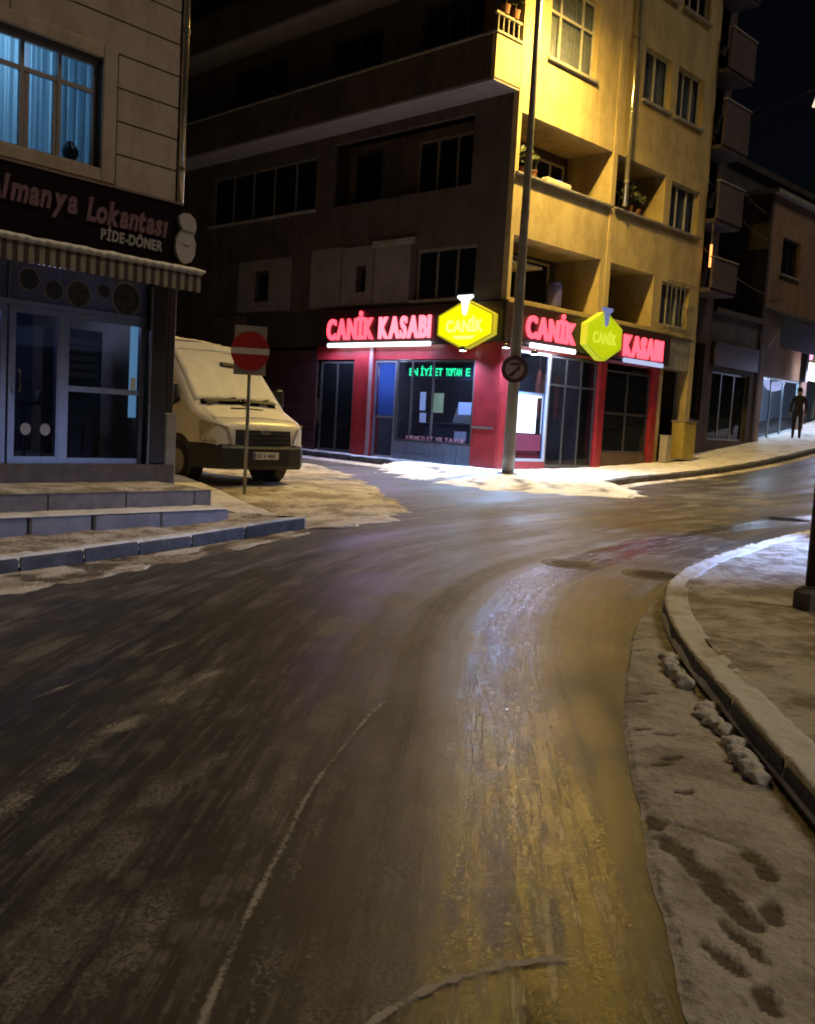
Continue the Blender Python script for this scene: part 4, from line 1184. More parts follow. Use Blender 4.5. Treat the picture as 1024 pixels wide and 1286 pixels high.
# aluminium shopfront (own frames, panes)
window(R, -1.58, FZ, 1.20, 1.90, (1,), fm=M_alu, gm=M_glass_s, sill=False, fw=.07, inset=.02, transom=.50, name='shop_window')
dr = window(R, -2.32, FZ, .72, 1.90, (1,), fm=M_alu, gm=M_glass_s, sill=False, fw=.085, inset=.0, name='entrance_door', transom=None)
MB().tube([(.10, -.05, .86), (.10, -.09, .89), (.10, -.09, 1.10), (.10, -.05, 1.13)], .014, 8).build('handle', M_metal, dr)
for x_ in (.24, .50):
    MB().disc(x_, .42, .07, .075, .012, .018, 18).build('sticker', mat('white_sticker', (.42, .42, .46), .5), dr)
window(R, -3.3, FZ, .96, 1.90, (1,), fm=M_alu, gm=M_glass_s, sill=False, fw=.07, inset=.02, transom=.45, name='shop_window')
window(R, -5.0, FZ, 1.68, 1.90, (.5, .5), fm=M_alu, gm=M_glass_s, sill=False, fw=.07, inset=.02, transom=.5, name='shop_window')
box('transom_beam', M_alu, R, -6.9, -.37, .005, .12, 2.535, 2.60)
box('mullion', M_alu, R, -1.66, -1.585, -.005, .12, FZ, 2.53)
box('mullion', M_alu, R, -2.335, -2.322, .0, .12, 2.601, 3.05)
M_poster = mat('poster_print', (.24, .24, .28), .6, col2=(.18, .16, .14), vscale=3.0)
_nt = M_poster.node_tree; _tl = nd(_nt, 'ShaderNodeBsdfTranslucent'); _tl.inputs[0].default_value = (.30, .32, .40, 1)
_mx = nd(_nt, 'ShaderNodeMixShader'); _mx.inputs[0].default_value = .5
_nt.links.new(_nt.nodes['Principled BSDF'].outputs[0], _mx.inputs[1]); _nt.links.new(_tl.outputs[0], _mx.inputs[2]); _nt.links.new(_mx.outputs[0], _nt.nodes['Material Output'].inputs[0])
for a, b_ in ((-6.9, -5.0), (-4.98, -3.34), (-3.32, -2.34), (-2.318, -1.64), (-1.62, -.37)):
    box('poster_panel', M_poster, R, a, b_, .03, .06, 2.603, 3.05)
for x_, z_, r_, c in ((-2.07, 2.86, .125, (.07, .075, .06)), (-1.74, 2.77, .115, (.065, .06, .075)), (-1.40, 2.77, .155, (.11, .08, .075)), (-1.04, 2.86, .085, (.08, .065, .075)), (-.70, 2.80, .20, (.085, .075, .065)), (-2.62, 2.82, .15, (.08, .07, .06))):
    pt = MB().disc(x_, z_, r_, r_, .018, .028).build('plate_picture', mat('plate_%d' % int(-x_ * 100), c, .5, vary=.7, vscale=14), R)
    MB().ringdisc(x_, z_, r_ * 1.0, r_ * 1.15, .016, .029).build('plate_rim', mat('plate_white', (.30, .30, .33), .5), pt)
# bluish shop lighting
M_jamb_glow = emis('cyan_jamb_glow', (.22, .48, .72), .55)
box('lit_jamb', M_jamb_glow, R, -.47, -.40, .16, .24, 1.25, 2.5)  # jamb glows by itself; the light falling on it is set as emission
for x_, e in ((-1.2, 9.), (-3.2, 11.), (-5.2, 9.)):
    l = bpy.data.lights.new('shop_lamp', 'POINT'); l.energy = e; l.color = (.50, .58, 1.0); l.shadow_soft_size = .2
    o = bpy.data.objects.new('shop_lamp', l); COL.objects.link(o); o.parent = R; o.location = (x_, 1.0, 2.8)
# things seen through the glass
mb = thing('menu_cabinet', 'dark cabinet with pale menu rows inside the restaurant window', 'cabinet', (*B2W(-.95, -.75), FZ), ROTB)
box('body', mat('dark_wood', (.03, .025, .025), .5), mb, -.32, .32, -.1, .3, .0, 1.75)
for i in range(5):
    box('row', mat('menu_row', (.28, .22, .19), .7, vary=.4), mb, -.18, .26, -.108, -.102, 1.12 + i * .11, 1.19 + i * .11)
pn = box('paper_note', mat('note_white', (.55, .6, .6), .6), None, -.03, .05, -.002, .0, 1.62, 1.78); pn.location = (*B2W(-.57, -.015), 0); pn.rotation_euler = (0, 0, ROTB)
tag(pn, 'small white note stuck by the bright edge of the restaurant window', 'notice')
def chair(s, n, rz, label):
    t = thing('restaurant_chair', label, 'chair', (*B2W(s, n), FZ), ROTB + rz, 'chairs inside the restaurant')
    mm = mat('dark_chair', (.03, .025, .025), .45)
    for x_ in (-.18, .18):
        for y_ in (-.18, .18):
            box('leg', mm, t, x_ - .016, x_ + .016, y_ - .016, y_ + .016, 0, .45 if y_ < 0 else .9)
    MB().bbox(-.2, .2, -.2, .2, .452, .49, .012).build('seat', mm, t)
    MB().bbox(-.16, .16, .165, .195, .55, .88, .01).build('backrest', mm, t)
chair(-1.25, -.55, .4, 'dark wooden chair close behind the restaurant window')
chair(-2.0, -1.5, -1.2, 'dark wooden chair deeper inside behind the glass door')
tb = thing('restaurant_table', 'dark dining table with small bottles behind the restaurant window', 'table', (*B2W(-1.3, -1.15), FZ), ROTB)
MB().bbox(-.4, .4, -.35, .35, .72, .76, .012).build('top', mat('table_top', (.06, .045, .04), .4), tb)
for x_ in (-.34, .34):
    for y_ in (-.3, .3):
        box('leg', M_brown, tb, x_ - .02, x_ + .02, y_ - .02, y_ + .02, 0, .718)
for i, (x_, y_) in enumerate(((-1.38, -.95), (-1.22, -1.0), (-1.12, -1.2))):
    bt = thing('sauce_bottle', ('left', 'middle', 'right')[i] + ' small pale bottle of three on the restaurant table', 'bottle', (*B2W(x_, y_), FZ + .762), ROTB, 'bottles on the restaurant table')
    MB().loft([[(r_ * math.cos(k * .7854), r_ * math.sin(k * .7854), z_) for k in range(8)] for r_, z_ in ((.03, 0), (.032, .1), (.014, .14), (.014, .17))]).build('body', mat('bottle_white', (.5, .5, .52), .4), bt, smooth=True)
    MB().tube([(0, 0, .1705), (0, 0, .195)], .016, 8).build('cap', M_red, bt)

# ---- restaurant sign
RS = thing('restaurant_sign', 'dark maroon sign board with script lettering over the restaurant awning', 'shop sign', (LX, LY, 0), ROTB)
box('board', mat('maroon_board', (.010, .0035, .005), .8, vary=.3, spec=.15), RS, -6.9, .0, -.16, -.03, 3.34, 4.13)
box('top_trim', mat('sign_trim', (.25, .17, .14), .5), RS, -6.92, .02, -.18, -.03, 4.132, 4.16)
M_pink = mat('pink_letters', (.24, .135, .155), .45, vary=.25, vscale=9)
letters('Almanya', M_pink, RS, -2.78, 1.20, 3.71, .36, .02, 'R', -.182, .014, .25, .0, zscale=1.08)
letters('Lokantası', M_pink, RS, -1.46, 1.22, 3.67, .36, .02, 'R', -.182, .014, .25, .0, zscale=1.08)
letters('PİDE-DÖNER', mat('white_letters', (.38, .36, .36), .45), RS, -1.24, .93, 3.47, .185, .012, 'R', -.174, .006, .1, .04)
# chef-shaped cut-out plate at the end of the board
cp = thing('cutout_plate', 'white rounded cut-out plate at the street end of the restaurant sign', 'sign plate', (LX, LY, 0), ROTB)
body = [(-.16, 3.48), (-.09, 3.39), (.0, 3.36), (.1, 3.4), (.16, 3.5), (.17, 3.64), (.12, 3.75), (.155, 3.80), (.17, 3.88), (.14, 3.97), (.05, 4.03), (-.06, 4.02), (-.13, 3.96), (-.12, 3.88), (-.07, 3.82), (-.11, 3.76), (-.17, 3.66), (-.18, 3.56)]
MB().prism([(x_ * .95 + .03, z_) for x_, z_ in body], -.25, -.20).build('plate', mat('plate_cream', (.50, .47, .45), .5, vary=.2, vscale=7), cp)
MB().prism([(x_ * .95 + .03, z_) for x_, z_ in ((-.10, 3.80), (.12, 3.80), (.10, 3.775), (-.08, 3.775))], -.258, -.252).build('band', mat('band_grey', (.2, .17, .17), .5), cp)
MB().prism([(x_ * .95 + .03, z_) for x_, z_ in ((-.07, 3.62), (.0, 3.60), (.08, 3.62), (.0, 3.58))], -.258, -.252).build('mark', MATS['band_grey'], cp)
MB().box(-.05, .08, -.2, -.165, 3.5, 3.9).build('bracket', M_metal, cp)

# ---- awning
AW = thing('awning', 'striped brown and cream restaurant awning with snow on its top edge', 'awning', (LX, LY, 0), ROTB)
N_ = .62
M_s1 = mat('awning_cream', (.32, .285, .22), .8, vary=.25); M_s2 = mat('awning_brown', (.075, .045, .035), .8, vary=.25)
x_ = -6.6; i = 0; sw = .066
while x_ < -.02:
    mm = M_s1 if i % 2 else M_s2
    x1_ = min(x_ + sw, .0)
    # sloped cloth strip
    MB().add([(x_, -.17, 3.33), (x1_, -.17, 3.33), (x1_, -N_, 3.20), (x_, -N_, 3.20), (x_, -.17, 3.318), (x1_, -.17, 3.318), (x1_, -N_, 3.188), (x_, -N_, 3.188)],
             [(0, 1, 2, 3), (7, 6, 5, 4), (0, 3, 7, 4), (1, 5, 6, 2), (0, 4, 5, 1), (3, 2, 6, 7)]).build('cloth_stripe', mm, AW)
    # scalloped valance strip
    poly = [(x_, 3.186), (x_, 2.97)] + [(x_ + (x1_ - x_) * k / 4, 2.97 - .022 * math.sin(math.pi * k / 4)) for k in range(1, 4)] + [(x1_, 2.97), (x1_, 3.186)]
    MB().prism(poly, -N_ - .004, -N_ + .006).build('valance_stripe', mm, AW)
    x_ += sw; i += 1
MB().tube([(-6.6, -N_ - .01, 3.2), (.02, -N_ - .01, 3.2)], .022, 8).build('front_bar', M_frame, AW)
for x_ in (-6.5, -3.3, -.05):
    MB().tube([(x_, -.17, 3.0), (x_, -N_ + .02, 3.17)], .014, 8).build('arm', M_metal, AW)
from mathutils import noise as mno
b = MB(); n = 160
prof = []
for i in range(n + 1):
    x_ = -6.6 + 6.64 * i / n
    h = .03 + .025 * mno.noise(Vector((x_ * 5, 0, 1)))
    sagg = .012 * math.sin(i * 1.98)
    prof.append([(x_, -N_ - .045, 3.20 + sagg), (x_, -N_ - .05, 3.22 + h * .6 + sagg), (x_, -N_ + .06, 3.24 + h), (x_, -N_ + .2, 3.275 + h * .5), (x_, -N_ + .22, 3.262)])
b.loft(prof)
b.build('snow_edge', M_snow_fresh, AW, smooth=True)

# ---- restaurant steps
ST = thing('front_steps', 'snow topped stone steps with separate kerb blocks below the restaurant', 'steps', (LX, LY, 0), ROTB)
M_step = mat('step_stone', (.27, .225, .20), .8, vary=.35, vscale=5, bump=.3)
for i in range(8):
    x0 = -7.6 + i * 1.0
    MB().bbox(x0 + .004, min(x0 + .996, -.33), -1.42, -.18, -.05, .40, .012).build('step_slab', M_step, ST)
lens = [1.05, .9, .75, .85, .75, .85, .80, .62, .62]
x_ = -.33
for i, L_ in enumerate(lens):
    dz = random.uniform(-.012, .012)
    MB().bbox(x_ - L_ + .012, x_ - .012, -1.80 + random.uniform(-.02, .02), -1.43, -.25, .19 + dz, .018).build('kerb_block', mat('block_%d' % (i % 3), ((.34, .31, .33), (.30, .275, .28), (.36, .33, .33))[i % 3], .8, vary=.3, vscale=4, bump=.3) if i != 5 and i != 6 else mat('block_dark', (.06, .052, .045), .85, vary=.5, vscale=6), ST)
    x_ -= L_
def snowcap(x0, x1, y0, y1, z0, nm, amp=.01):
    nX, nY = 120, 10
    vs = []; fs = []
    for i in range(nX + 1):
        for j in range(nY + 1):
            x = x0 + (x1 - x0) * i / nX; y = y0 + (y1 - y0) * j / nY
            e = min(1, min(i, nX - i) / 2.) * min(1, min(j, nY - j) / 1.5)
            vs.append((x, y + (.012 * mno.noise(Vector((x * 6, 2, 3))) if j in (0, nY) else 0), z0 + (.022 + amp * mno.fractal(Vector((x * 4, y * 4, 1)), 1, 2, 4)) * e))
    for i in range(nX):
        for j in range(nY):
            a = i * (nY + 1) + j
            fs.append((a, a + nY + 1, a + nY + 2, a + 1))
    me = bpy.data.meshes.new(nm); me.from_pydata(vs, [], fs)
    for p in me.polygons:
        p.use_smooth = True
    at = me.attributes.new('wet', 'FLOAT', 'POINT'); at.data.foreach_set('value', [0.] * len(vs))
    return ob(nm, me, M_snow_path if nm == 'landing_snow' else M_snow_clean, ST)
snowcap(-7.5, -.32, -1.44, -.165, .401, 'landing_snow')
snowcap(-7.4, -.33, -1.82, -1.425, .196, 'step_snow')

# ================================================================== NO ENTRY SIGN
nx_, ny_ = -2.47, 14.65
NS = thing('no_entry_sign', 'red round no entry sign on a thin post in the snow bank before the van', 'road sign', (nx_, ny_, zg(nx_, ny_) + .08), rad(8))
MB().tube([(0, 0, 0), (0, 0, 2.45)], .026, 10).build('post', M_metal, NS, smooth=True)
MB().bbox(-.235, .235, -.045, -.03, 1.78, 2.50, .006).build('back_plate', mat('sign_grey', (.36, .33, .31), .5, metal=.2, vary=.2), NS)
MB().disc(.0, 2.13, .285, .285, -.062, -.047, 40).build('disc', mat('sign_red', (.42, .025, .025), .4, vary=.15), NS)
MB().bbox(-.28, .28, -.069, -.063, 2.085, 2.175, .003).build('bar', mat('sign_white', (.60, .56, .55), .4), NS)
for z_ in (1.95, 2.3):
    MB().box(-.05, .05, -.029, .035, z_, z_ + .03).build('clamp', M_metal, NS)

# ================================================================== CORNER POLE WITH TURN SIGN
px_, py_ = 2.1, 20.95
PO = thing('utility_pole', 'tall thin grey pole on the snowy corner rising out of view', 'pole', (px_, py_, zg(px_, py_) + .12), rad(0))
MB().tube([(0, 0, 0), (0, 0, .5), (0, 0, 2.2), (0, 0, 7), (0, 0, 12.5)], [.135, .13, .12, .072, .062], 16).build('shaft', mat('pole_steel', (.30, .29, .28), .5, metal=.35, vary=.3, vscale=3), PO, smooth=True)
MB().tube([(0, 0, .0), (0, 0, .07)], .22, 16).build('base_collar', M_metal, PO)
for z_ in (3.6, 5.5):
    MB().tube([(0, 0, z_), (0, 0, z_ + .06)], .118 if z_ < 5 else .095, 14).build('band', M_metal, PO)
TS = thing('turn_ban_sign', 'dark ringed round sign with a bent black arrow on the corner pole', 'road sign', (px_ - .02, py_ - .17, zg(px_, py_) + .12), rad(4))
MB().disc(0, 2.26, .27, .27, -.02, -.008, 36).build('disc', mat('dull_sign_face', (.30, .23, .24), .5, vary=.2), TS)
MB().ringdisc(0, 2.26, .20, .285, -.035, -.005, 36).build('ring', mat('dull_red_ring', (.05, .018, .022), .5), TS)
MB().prism([(-.13, 2.12), (-.08, 2.10), (.05, 2.27), (.05, 2.31), (.12, 2.35), (.10, 2.22), (.06, 2.25), (-.03, 2.12)], -.03, -.022).build('arrow', M_black, TS)
MB().prism([(-.10, 2.34), (-.10, 2.38), (.13, 2.40), (.13, 2.36)], -.031, -.023).build('arrow_bend', M_black, TS)
MB().box(-.03, .03, -.004, .04, 2.2, 2.3).build('clamp', M_metal, TS)

# ================================================================== POST AT THE RIGHT EDGE
qx, qy = 2.965, 7.02
PP = thing('street_post', 'dark reddish steel post on a concrete footing at the right edge of the pavement', 'post', (qx, qy, zg(qx, qy) + .14), rad(10))
MB().bbox(-.10, .10, -.10, .10, -.06, .14, .03).build('footing', M_conc, PP)
MB().tube([(0, 0, .14), (0, 0, 1.2), (0, 0, 4.2)], [.05, .05, .045], 14).build('shaft', mat('rusty_paint', (.055, .02, .016), .5, vary=.5, vscale=8), PP, smooth=True)
MB().tube([(0, 0, .141), (0, 0, .16)], .075, 14).build('flange', M_metal, PP)

# ================================================================== PARKED VAN
vx, vy = -3.15, 16.76
VAN = thing('parked_van', 'white panel van with snow on its bonnet and windscreen beside the restaurant', 'van', (vx, vy, zg(vx, vy) + .02), ROTM - math.pi / 2)
M_van = mat('van_white', (.70, .70, .70), .35, vary=.15, vscale=2.5, spec=.6)
M_blackp = mat('black_plastic', (.016, .016, .017), .5, vary=.2)
STN = [(1.00, .46, .86, .58), (.975, .40, .95, .74), (.92, .34, 1.01, .86), (.78, .30, 1.07, .94), (.55, .28, 1.15, .975), (.33, .28, 1.25, .985), (.10, .28, 1.50, .985),
       (-.14, .28, 1.76, .985), (-.36, .28, 1.98, .985), (-.55, .28, 2.14, .985), (-.75, .28, 2.26, .985), (-1.05, .28, 2.34, .985), (-1.6, .28, 2.38, .985), (-3.6, .28, 2.38, .985), (-4.05, .30, 2.36, .97), (-4.15, .36, 2.28, .94)]
def wz(w_, z):
    return w_ - (.17 * ((z - 1.2) / 1.2) ** 1.2 if z > 1.2 else 0)
def sect(st):
    x, z0, zt, w_ = st
    zs_ = [z0, z0 + .1, z0 + (zt - z0) * .33, z0 + (zt - z0) * .62, zt - .16 if zt > 1.6 else zt - .10]
    h = [(w_ * .93, z0)] + [(wz(w_, q), q) for q in zs_[1:]]
    wt = wz(w_, zt)
    h += [(wt - .015, zt - .07), (wt - .055, zt - .025), (wt - .14, zt), (wt * .5, zt + .02), (0, zt + .028)]
    L_ = [(x, a, b_) for a, b_ in h]; R_ = [(x, -a, b_) for a, b_ in reversed(h[:-1])]
    return L_ + R_
bd = MB().loft([sect(s_) for s_ in STN]).build('body', M_van, VAN, smooth=True)
def ztop(x):
    for a, b_ in zip(STN, STN[1:]):
        if b_[0] <= x <= a[0]:
            f = (a[0] - x) / (a[0] - b_[0]); return a[2] + (b_[2] - a[2]) * f
    return STN[-1][2]
def sheet(name, m, x0, x1, y0, y1, off, nX=14, nY=16, lump=0., taper=0., th=.012):
    top = []; 
    for i in range(nX + 1):
        x = x0 + (x1 - x0) * i / nX
        for j in range(nY + 1):
            f = i / nX
            ya = y0 * (1 - taper * f); yb = y1 * (1 - taper * f)
            y = ya + (yb - ya) * j / nY
            e = min(1, min(i, nX - i) / 2.) * min(1, min(j, nY - j) / 2.)
            zc = ztop(x) + .028 - .02 * abs(y) / .5 - (.0 if abs(y) < .8 else (abs(y) - .8) * .35)
            top.append((x + off * .6, y, zc + off + lump * (.6 + mno.noise(Vector((x * 4, y * 4, 5)))) * e))
    n = (nX + 1) * (nY + 1)
    bot = [(p[0] - th, p[1], p[2] - th) for p in top]
    fs = []
    for i in range(nX):
        for j in range(nY):
            a = i * (nY + 1) + j; q = (a, a + 1, a + nY + 2, a + nY + 1)
            fs += [q, tuple(k + n for k in reversed(q))]
    bdr = [j for j in range(nY + 1)] + [i * (nY + 1) + nY for i in range(1, nX + 1)] + [nX * (nY + 1) + j for j in range(nY - 1, -1, -1)] + [i * (nY + 1) for i in range(nX - 1, 0, -1)]
    for a, b_ in zip(bdr, bdr[1:] + bdr[:1]):
        fs.append((a, b_, b_ + n, a + n))
    return MB().add(top + bot, fs).build(name, m, VAN, smooth=True)
M_vglass = mat('van_dark_glass', (.008, .008, .01), .08)
M_vsnow = mat('van_snow', (.80, .80, .79), .7, vary=.12, vscale=5, bump=.35, bscale=12)
M_vg2 = mat('wiped_glass', (.02, .019, .018), .6)
ws = sheet('windscreen', M_vglass, .31, -.56, -.86, .86, .006, taper=.08)
sheet('windscreen_snow', M_vsnow, .245, -.58, -.86, .86, .020, lump=.018, taper=.08)
sheet('bonnet_snow', M_vsnow, .80, .36, -.84, .84, .012, lump=.018)
sheet('roof_snow', M_vsnow, -.62, -1.02, -.80, .80, .010, lump=.022)
sheet('roof_snow', M_vsnow, -1.25, -3.9, -.66, .66, .03, lump=.06)
# bare glass where snow slid, and wipers
sheet('bare_glass', M_vg2, -.26, -.32, -.02, .50, .052, 4, 10)
sheet('bare_glass', M_vg2, .30, .262, -.75, -.05, .050, 4, 10)
sheet('bare_glass', M_vg2, .30, .262, .05, .74, .050, 4, 10)
for y0, y1 in ((-.70, -.05), (.0, .66)):
    MB().tube([(.36, y0, ztop(.36) + .06), (.30, (y0 + y1) / 2, ztop(.30) + .075), (.24, y1, ztop(.24) + .07)], .012, 6).build('wiper', M_blackp, VAN)
sheet('bonnet_gap', M_blackp, .47, .445, -.30, .36, .034, 3, 8)
# front: grille, emblem, bumper, headlights, plate
plan = [(.35, 1.0), (.62, 1.0), (.86, .955), (1.0, .80), (1.06, .50), (1.075, 0)]
pl = plan + [(x, -y) for x, y in reversed(plan[:-1])]
MB().loft([[(x - .03, y * .985, .26) for x, y in pl], [(x, y, .32) for x, y in pl], [(x, y, .60) for x, y in pl], [(x - .035, y * .985, .66) for x, y in pl]]).build('bumper', M_blackp, VAN)
box('fog_recess', M_dark, VAN, 1.0, 1.078, -.45, .45, .33, .40)
gp = [(1.02, .56), (1.045, .3), (1.05, 0)]
gl = gp + [(x, -y) for x, y in reversed(gp[:-1])]
gl2 = [(.9, .56)] + gl + [(.9, -.56)]
MB().loft([[(x, y, .665) for x, y in gl2], [(x - .03, y, .90) for x, y in gl2]]).build('grille', M_blackp, VAN)
for i in range(3):
    MB().loft([[(x + .006 - .01 * i, y * .95, .70 + i * .07) for x, y in gl2], [(x + .006 - .01 * i, y * .95, .712 + i * .07) for x, y in gl2]]).build('grille_bar', mat('grille_grey', (.06, .06, .065), .35), VAN)
MB().loft([[(1.035 + d, .11 * math.cos(k * .449), .865 + .042 * math.sin(k * .449)) for k in range(14)] for d in (0, .02)]).build('emblem', mat('chrome', (.5, .5, .5), .15, metal=1.), VAN)
for sg in (1, -1):
    P = [(.60, .965, 1.02), (.86, .90, .985), (.975, .70, .93), (1.0, .62, .68), (.90, .90, .66), (.66, .985, .70)]
    pts = [(x, y * sg, z_) for x, y, z_ in P]
    c = Vector((.72, .6 * sg, .83))
    out = [tuple(Vector(p) + (Vector(p) - c).normalized() * .028) for p in pts]
    hl = MB().loft([pts, out]).build('headlight', mat('headlight_glass', (.42, .40, .36), .12, vary=.3, vscale=10, spec=.8), VAN)
    bmp = [tuple(Vector(p) * .35 + sum((Vector(q) for q in out), Vector()) / 6 * .65) for p in out]
    MB().loft([bmp, [tuple(Vector(p) + Vector((.015, .006 * sg, 0))) for p in bmp]]).build('reflector', MATS['chrome'], hl)
    # side glass
    zl = [(-.02, 1.30), (-.22, 1.22), (-1.02, 1.20), (-1.06, 1.86), (-.48, 1.88)]
    MB().loft([[(x, sg * (wz(.985, z_) + d), z_) for x, z_ in zl] for d in (-.01, .012)]).build('side_window', M_vglass, VAN)
    zl2 = [(-1.14, 1.22), (-2.1, 1.22), (-2.1, 1.86), (-1.14, 1.86)]
    MB().loft([[(x, sg * (wz(.985, z_) + d), z_) for x, z_ in zl2] for d in (-.01, .012)]).build('side_window', M_vglass, VAN)
    # door seams, sill moulding, mirror
    for xx in (-1.1, -2.15):
        MB().loft([[(xx + q, sg * (wz(.985, z_) + d), z_) for q, z_ in ((0, .5), (.012, .5), (.012, 1.95), (0, 1.95))] for d in (-.005, .004)]).build('door_seam', M_blackp, VAN)
    box('side_moulding', M_blackp, VAN, -3.2, -.45, sg * .99 - .015, sg * .99 + .015, .42, .60)
    box('door_handle', M_blackp, VAN, -1.03, -.88, sg * .99 - .012, sg * .99 + .03, 1.06, 1.10)
    mr = MB().bbox(-.14, .0, -.1, .1, 1.27, 1.62, .04).build('mirror', M_blackp, VAN, (.0, sg * 1.10, 0))
    MB().box(-.148, -.142, -.075, .075, 1.31, 1.58).build('mirror_glass', M_vglass, mr)
    MB().tube([(.0, sg * .93, 1.34), (-.05, sg * 1.02, 1.38)], .025, 8).build('mirror_arm', M_blackp, VAN)
    for ax in (0., -3.1):
        ar = MB().loft([[(ax + .43 * math.cos(k * .2618), sg * d, .36 + .43 * math.sin(k * .2618)) for k in range(24)] for d in (.75, .992)]).build('wheel_arch', M_blackp, VAN)
        wh = MB().loft([[(ax + r_ * math.cos(k * .2618), sg * d, .325 + r_ * math.sin(k * .2618)) for k in range(24)] for r_, d in ((.27, .78), (.335, .80), (.345, .90), (.335, 1.0), (.25, 1.02), (.22, 1.0))]).build('wheel', mat('tyre_rubber', (.012, .012, .012), .8), VAN)
        MB().loft([[(ax + r_ * math.cos(k * .2618), sg * d, .325 + r_ * math.sin(k * .2618)) for k in range(24)] for r_, d in ((.215, 1.0), (.20, 1.012), (.10, 1.022), (.06, 1.03))]).build('hub_cap', mat('hub_grey', (.30, .29, .27), .4, metal=.4), wh)
np_ = MB().bbox(1.078, 1.092, -.26, .26, .43, .545, .004).build('number_plate', mat('plate_paint', (.60, .60, .60), .4), VAN)
MB().box(1.0925, 1.094, -.255, -.215, .437, .538).build('blue_strip', mat('plate_blue', (.02, .05, .3), .4), np_)
_t = glyph('55 V 460', .105, .001, .002, 0)
pm = _t[0].copy(); pm.materials.clear(); pm.materials.append(M_black)
ob('plate_text', pm, M_black, np_, (1.0935, -.20, .452), (math.pi / 2, 0, math.pi / 2))

# ================================================================== NEIGHBOURING BUILDINGS (uphill street)
N1 = thing('neighbour_building', 'dark building with stacked grey balconies next to the butcher block', 'building', (CX, CY, 0), ROTM)
M_n1 = facade_material('dark_plum_render', (.075, .055, .058), (.045, .034, .037))
M_n1p = mat('lilac_parapet', (.085, .066, .084), .8, vary=.3, vscale=2)
wall_with_holes('front_wall', M_n1, N1, 9.02, 11.0, .5, 17., [(9.3, 10.7, 2.0, 4.4)] + [(9.5, 10.5, z_, z_ + 1.7) for z_ in (6.75, 8.95, 11.25, 13.25)], .55, .75)
box('back_wall', M_dark, N1, 9.02, 11.0, 1.8, 1.9, .5, 17.)
box('party_wall', M_n1, N1, 9.02, 9.2, .76, 12., .5, 17.); box('party_wall', M_n1, N1, 10.8, 11.0, .76, 12., .5, 17.)
for z0, z1 in ((5.86, 6.72), (7.85, 8.9), (9.95, 11.2), (12.1, 13.2), (14.4, 15.5)):
    box('balcony_slab', M_n1p, N1, 9.05, 10.6, -.3, .545, z0 - .12, z0 - .002)
    box('balcony_parapet', M_n1p, N1, 9.05, 10.5, -.35, -.27, z0, z1)
    box('balcony_parapet', M_n1p, N1, 10.502, 10.6, -.35, .54, z0, z1)
    box('balcony_cap', M_conc, N1, 9.03, 10.63, -.38, -.24, z1 + .001, z1 + .04)
for z_ in (6.75, 8.95, 11.25, 13.25):
    window(N1, 9.5, z_, 1.0, 1.7, (.5, .5), depth=.55, fm=M_frame_d, sill=False)
window(N1, 9.3, 2.0, 1.4, 2.4, (.5, .5), depth=.55, fm=M_frame_d, sill=False)
NW = thing('shop_wing', 'low dark shop wing between the balcony building and the brown building', 'building', (CX, CY, 0), ROTM)
wall_with_holes('front_wall', M_n1, NW, 11.02, 14.38, .5, 5.4, [(11.3, 14.0, 1.4, 3.6)], .55, .75)
box('back_wall', M_dark, NW, 11.02, 14.38, 3., 3.1, .5, 5.4)
box('roof_slab', M_n1, NW, 11.02, 14.38, .4, 3.2, 5.402, 5.55)
window(NW, 11.3, 1.4, 2.7, 2.2, (.33, .33, .33), depth=.55, fm=M_alu, gm=M_glass_d, sill=False, name='shop_window')
box('sign_board', mat('dull_sign', (.07, .05, .06), .5, vary=.4), NW, 11.1, 14.2, .40, .545, 3.75, 4.5)
# orange neon tube on the balcony
ot = thing('orange_tube_lamp', 'small glowing orange tube lamp on the dark building balcony', 'lamp', (*M2W(9.12, -.20), 6.95), ROTM)
MB().tube([(0, 0, -.5), (0, 0, .15)], .035, 8).build('tube', emis('orange_glow', (1., .30, .08), 3.0), ot)
MB().tube([(0, 0, .152), (0, 0, .9)], .02, 8).build('stem', M_frame_d, ot)
# low brownish building beyond
N2 = thing('low_building', 'low brownish building with one small window above a dark awning uphill', 'building', (CX, CY, 0), ROTM)
M_n2 = facade_material('ochre_brown_render', (.27, .175, .125), (.18, .11, .08))
wall_with_holes('front_wall', M_n2, N2, 14.6, 26., .6, 9.75, [(15.5, 17.0, 7.25, 8.5), (19, 20.5, 7.25, 8.5), (14.9, 18.2, 1.3, 3.7), (18.6, 22, 1.6, 3.9)], .5, .7)
box('side_wall', M_n1, N2, 14.42, 14.6, .5, 9., .6, 9.75)
box('roof_slab', M_conc, N2, 14.4, 26.1, .3, 9.1, 9.752, 9.9)
box('inner_wall', mat('lit_shop_wall', (.5, .55, .6), .8), N2, 14.7, 25.9, 3.0, 3.1, .6, 9.)
window(N2, 15.5, 7.25, 1.5, 1.25, (.5, .5), depth=.5, fm=M_frame_d)
window(N2, 19., 7.25, 1.5, 1.25, (.5, .5), depth=.5, fm=M_frame_d)
window(N2, 14.9, 1.3, 3.3, 2.4, (.3, .3, .4), depth=.5, fm=mat('teal_frame', (.25, .35, .40), .4), gm=M_glass_s, sill=False, name='shop_window')
box('floor_slab', M_conc, N2, 14.65, 25.9, .71, 2.99, 4.2, 4.35)
l = bpy.data.lights.new('far_shop_lamp', 'POINT'); l.energy = 200; l.color = (.70, .90, 1.0); l.shadow_soft_size = .3
o = bpy.data.objects.new('far_shop_lamp', l); COL.objects.link(o); o.parent = N2; o.location = (16.8, 1.4, 3.6)
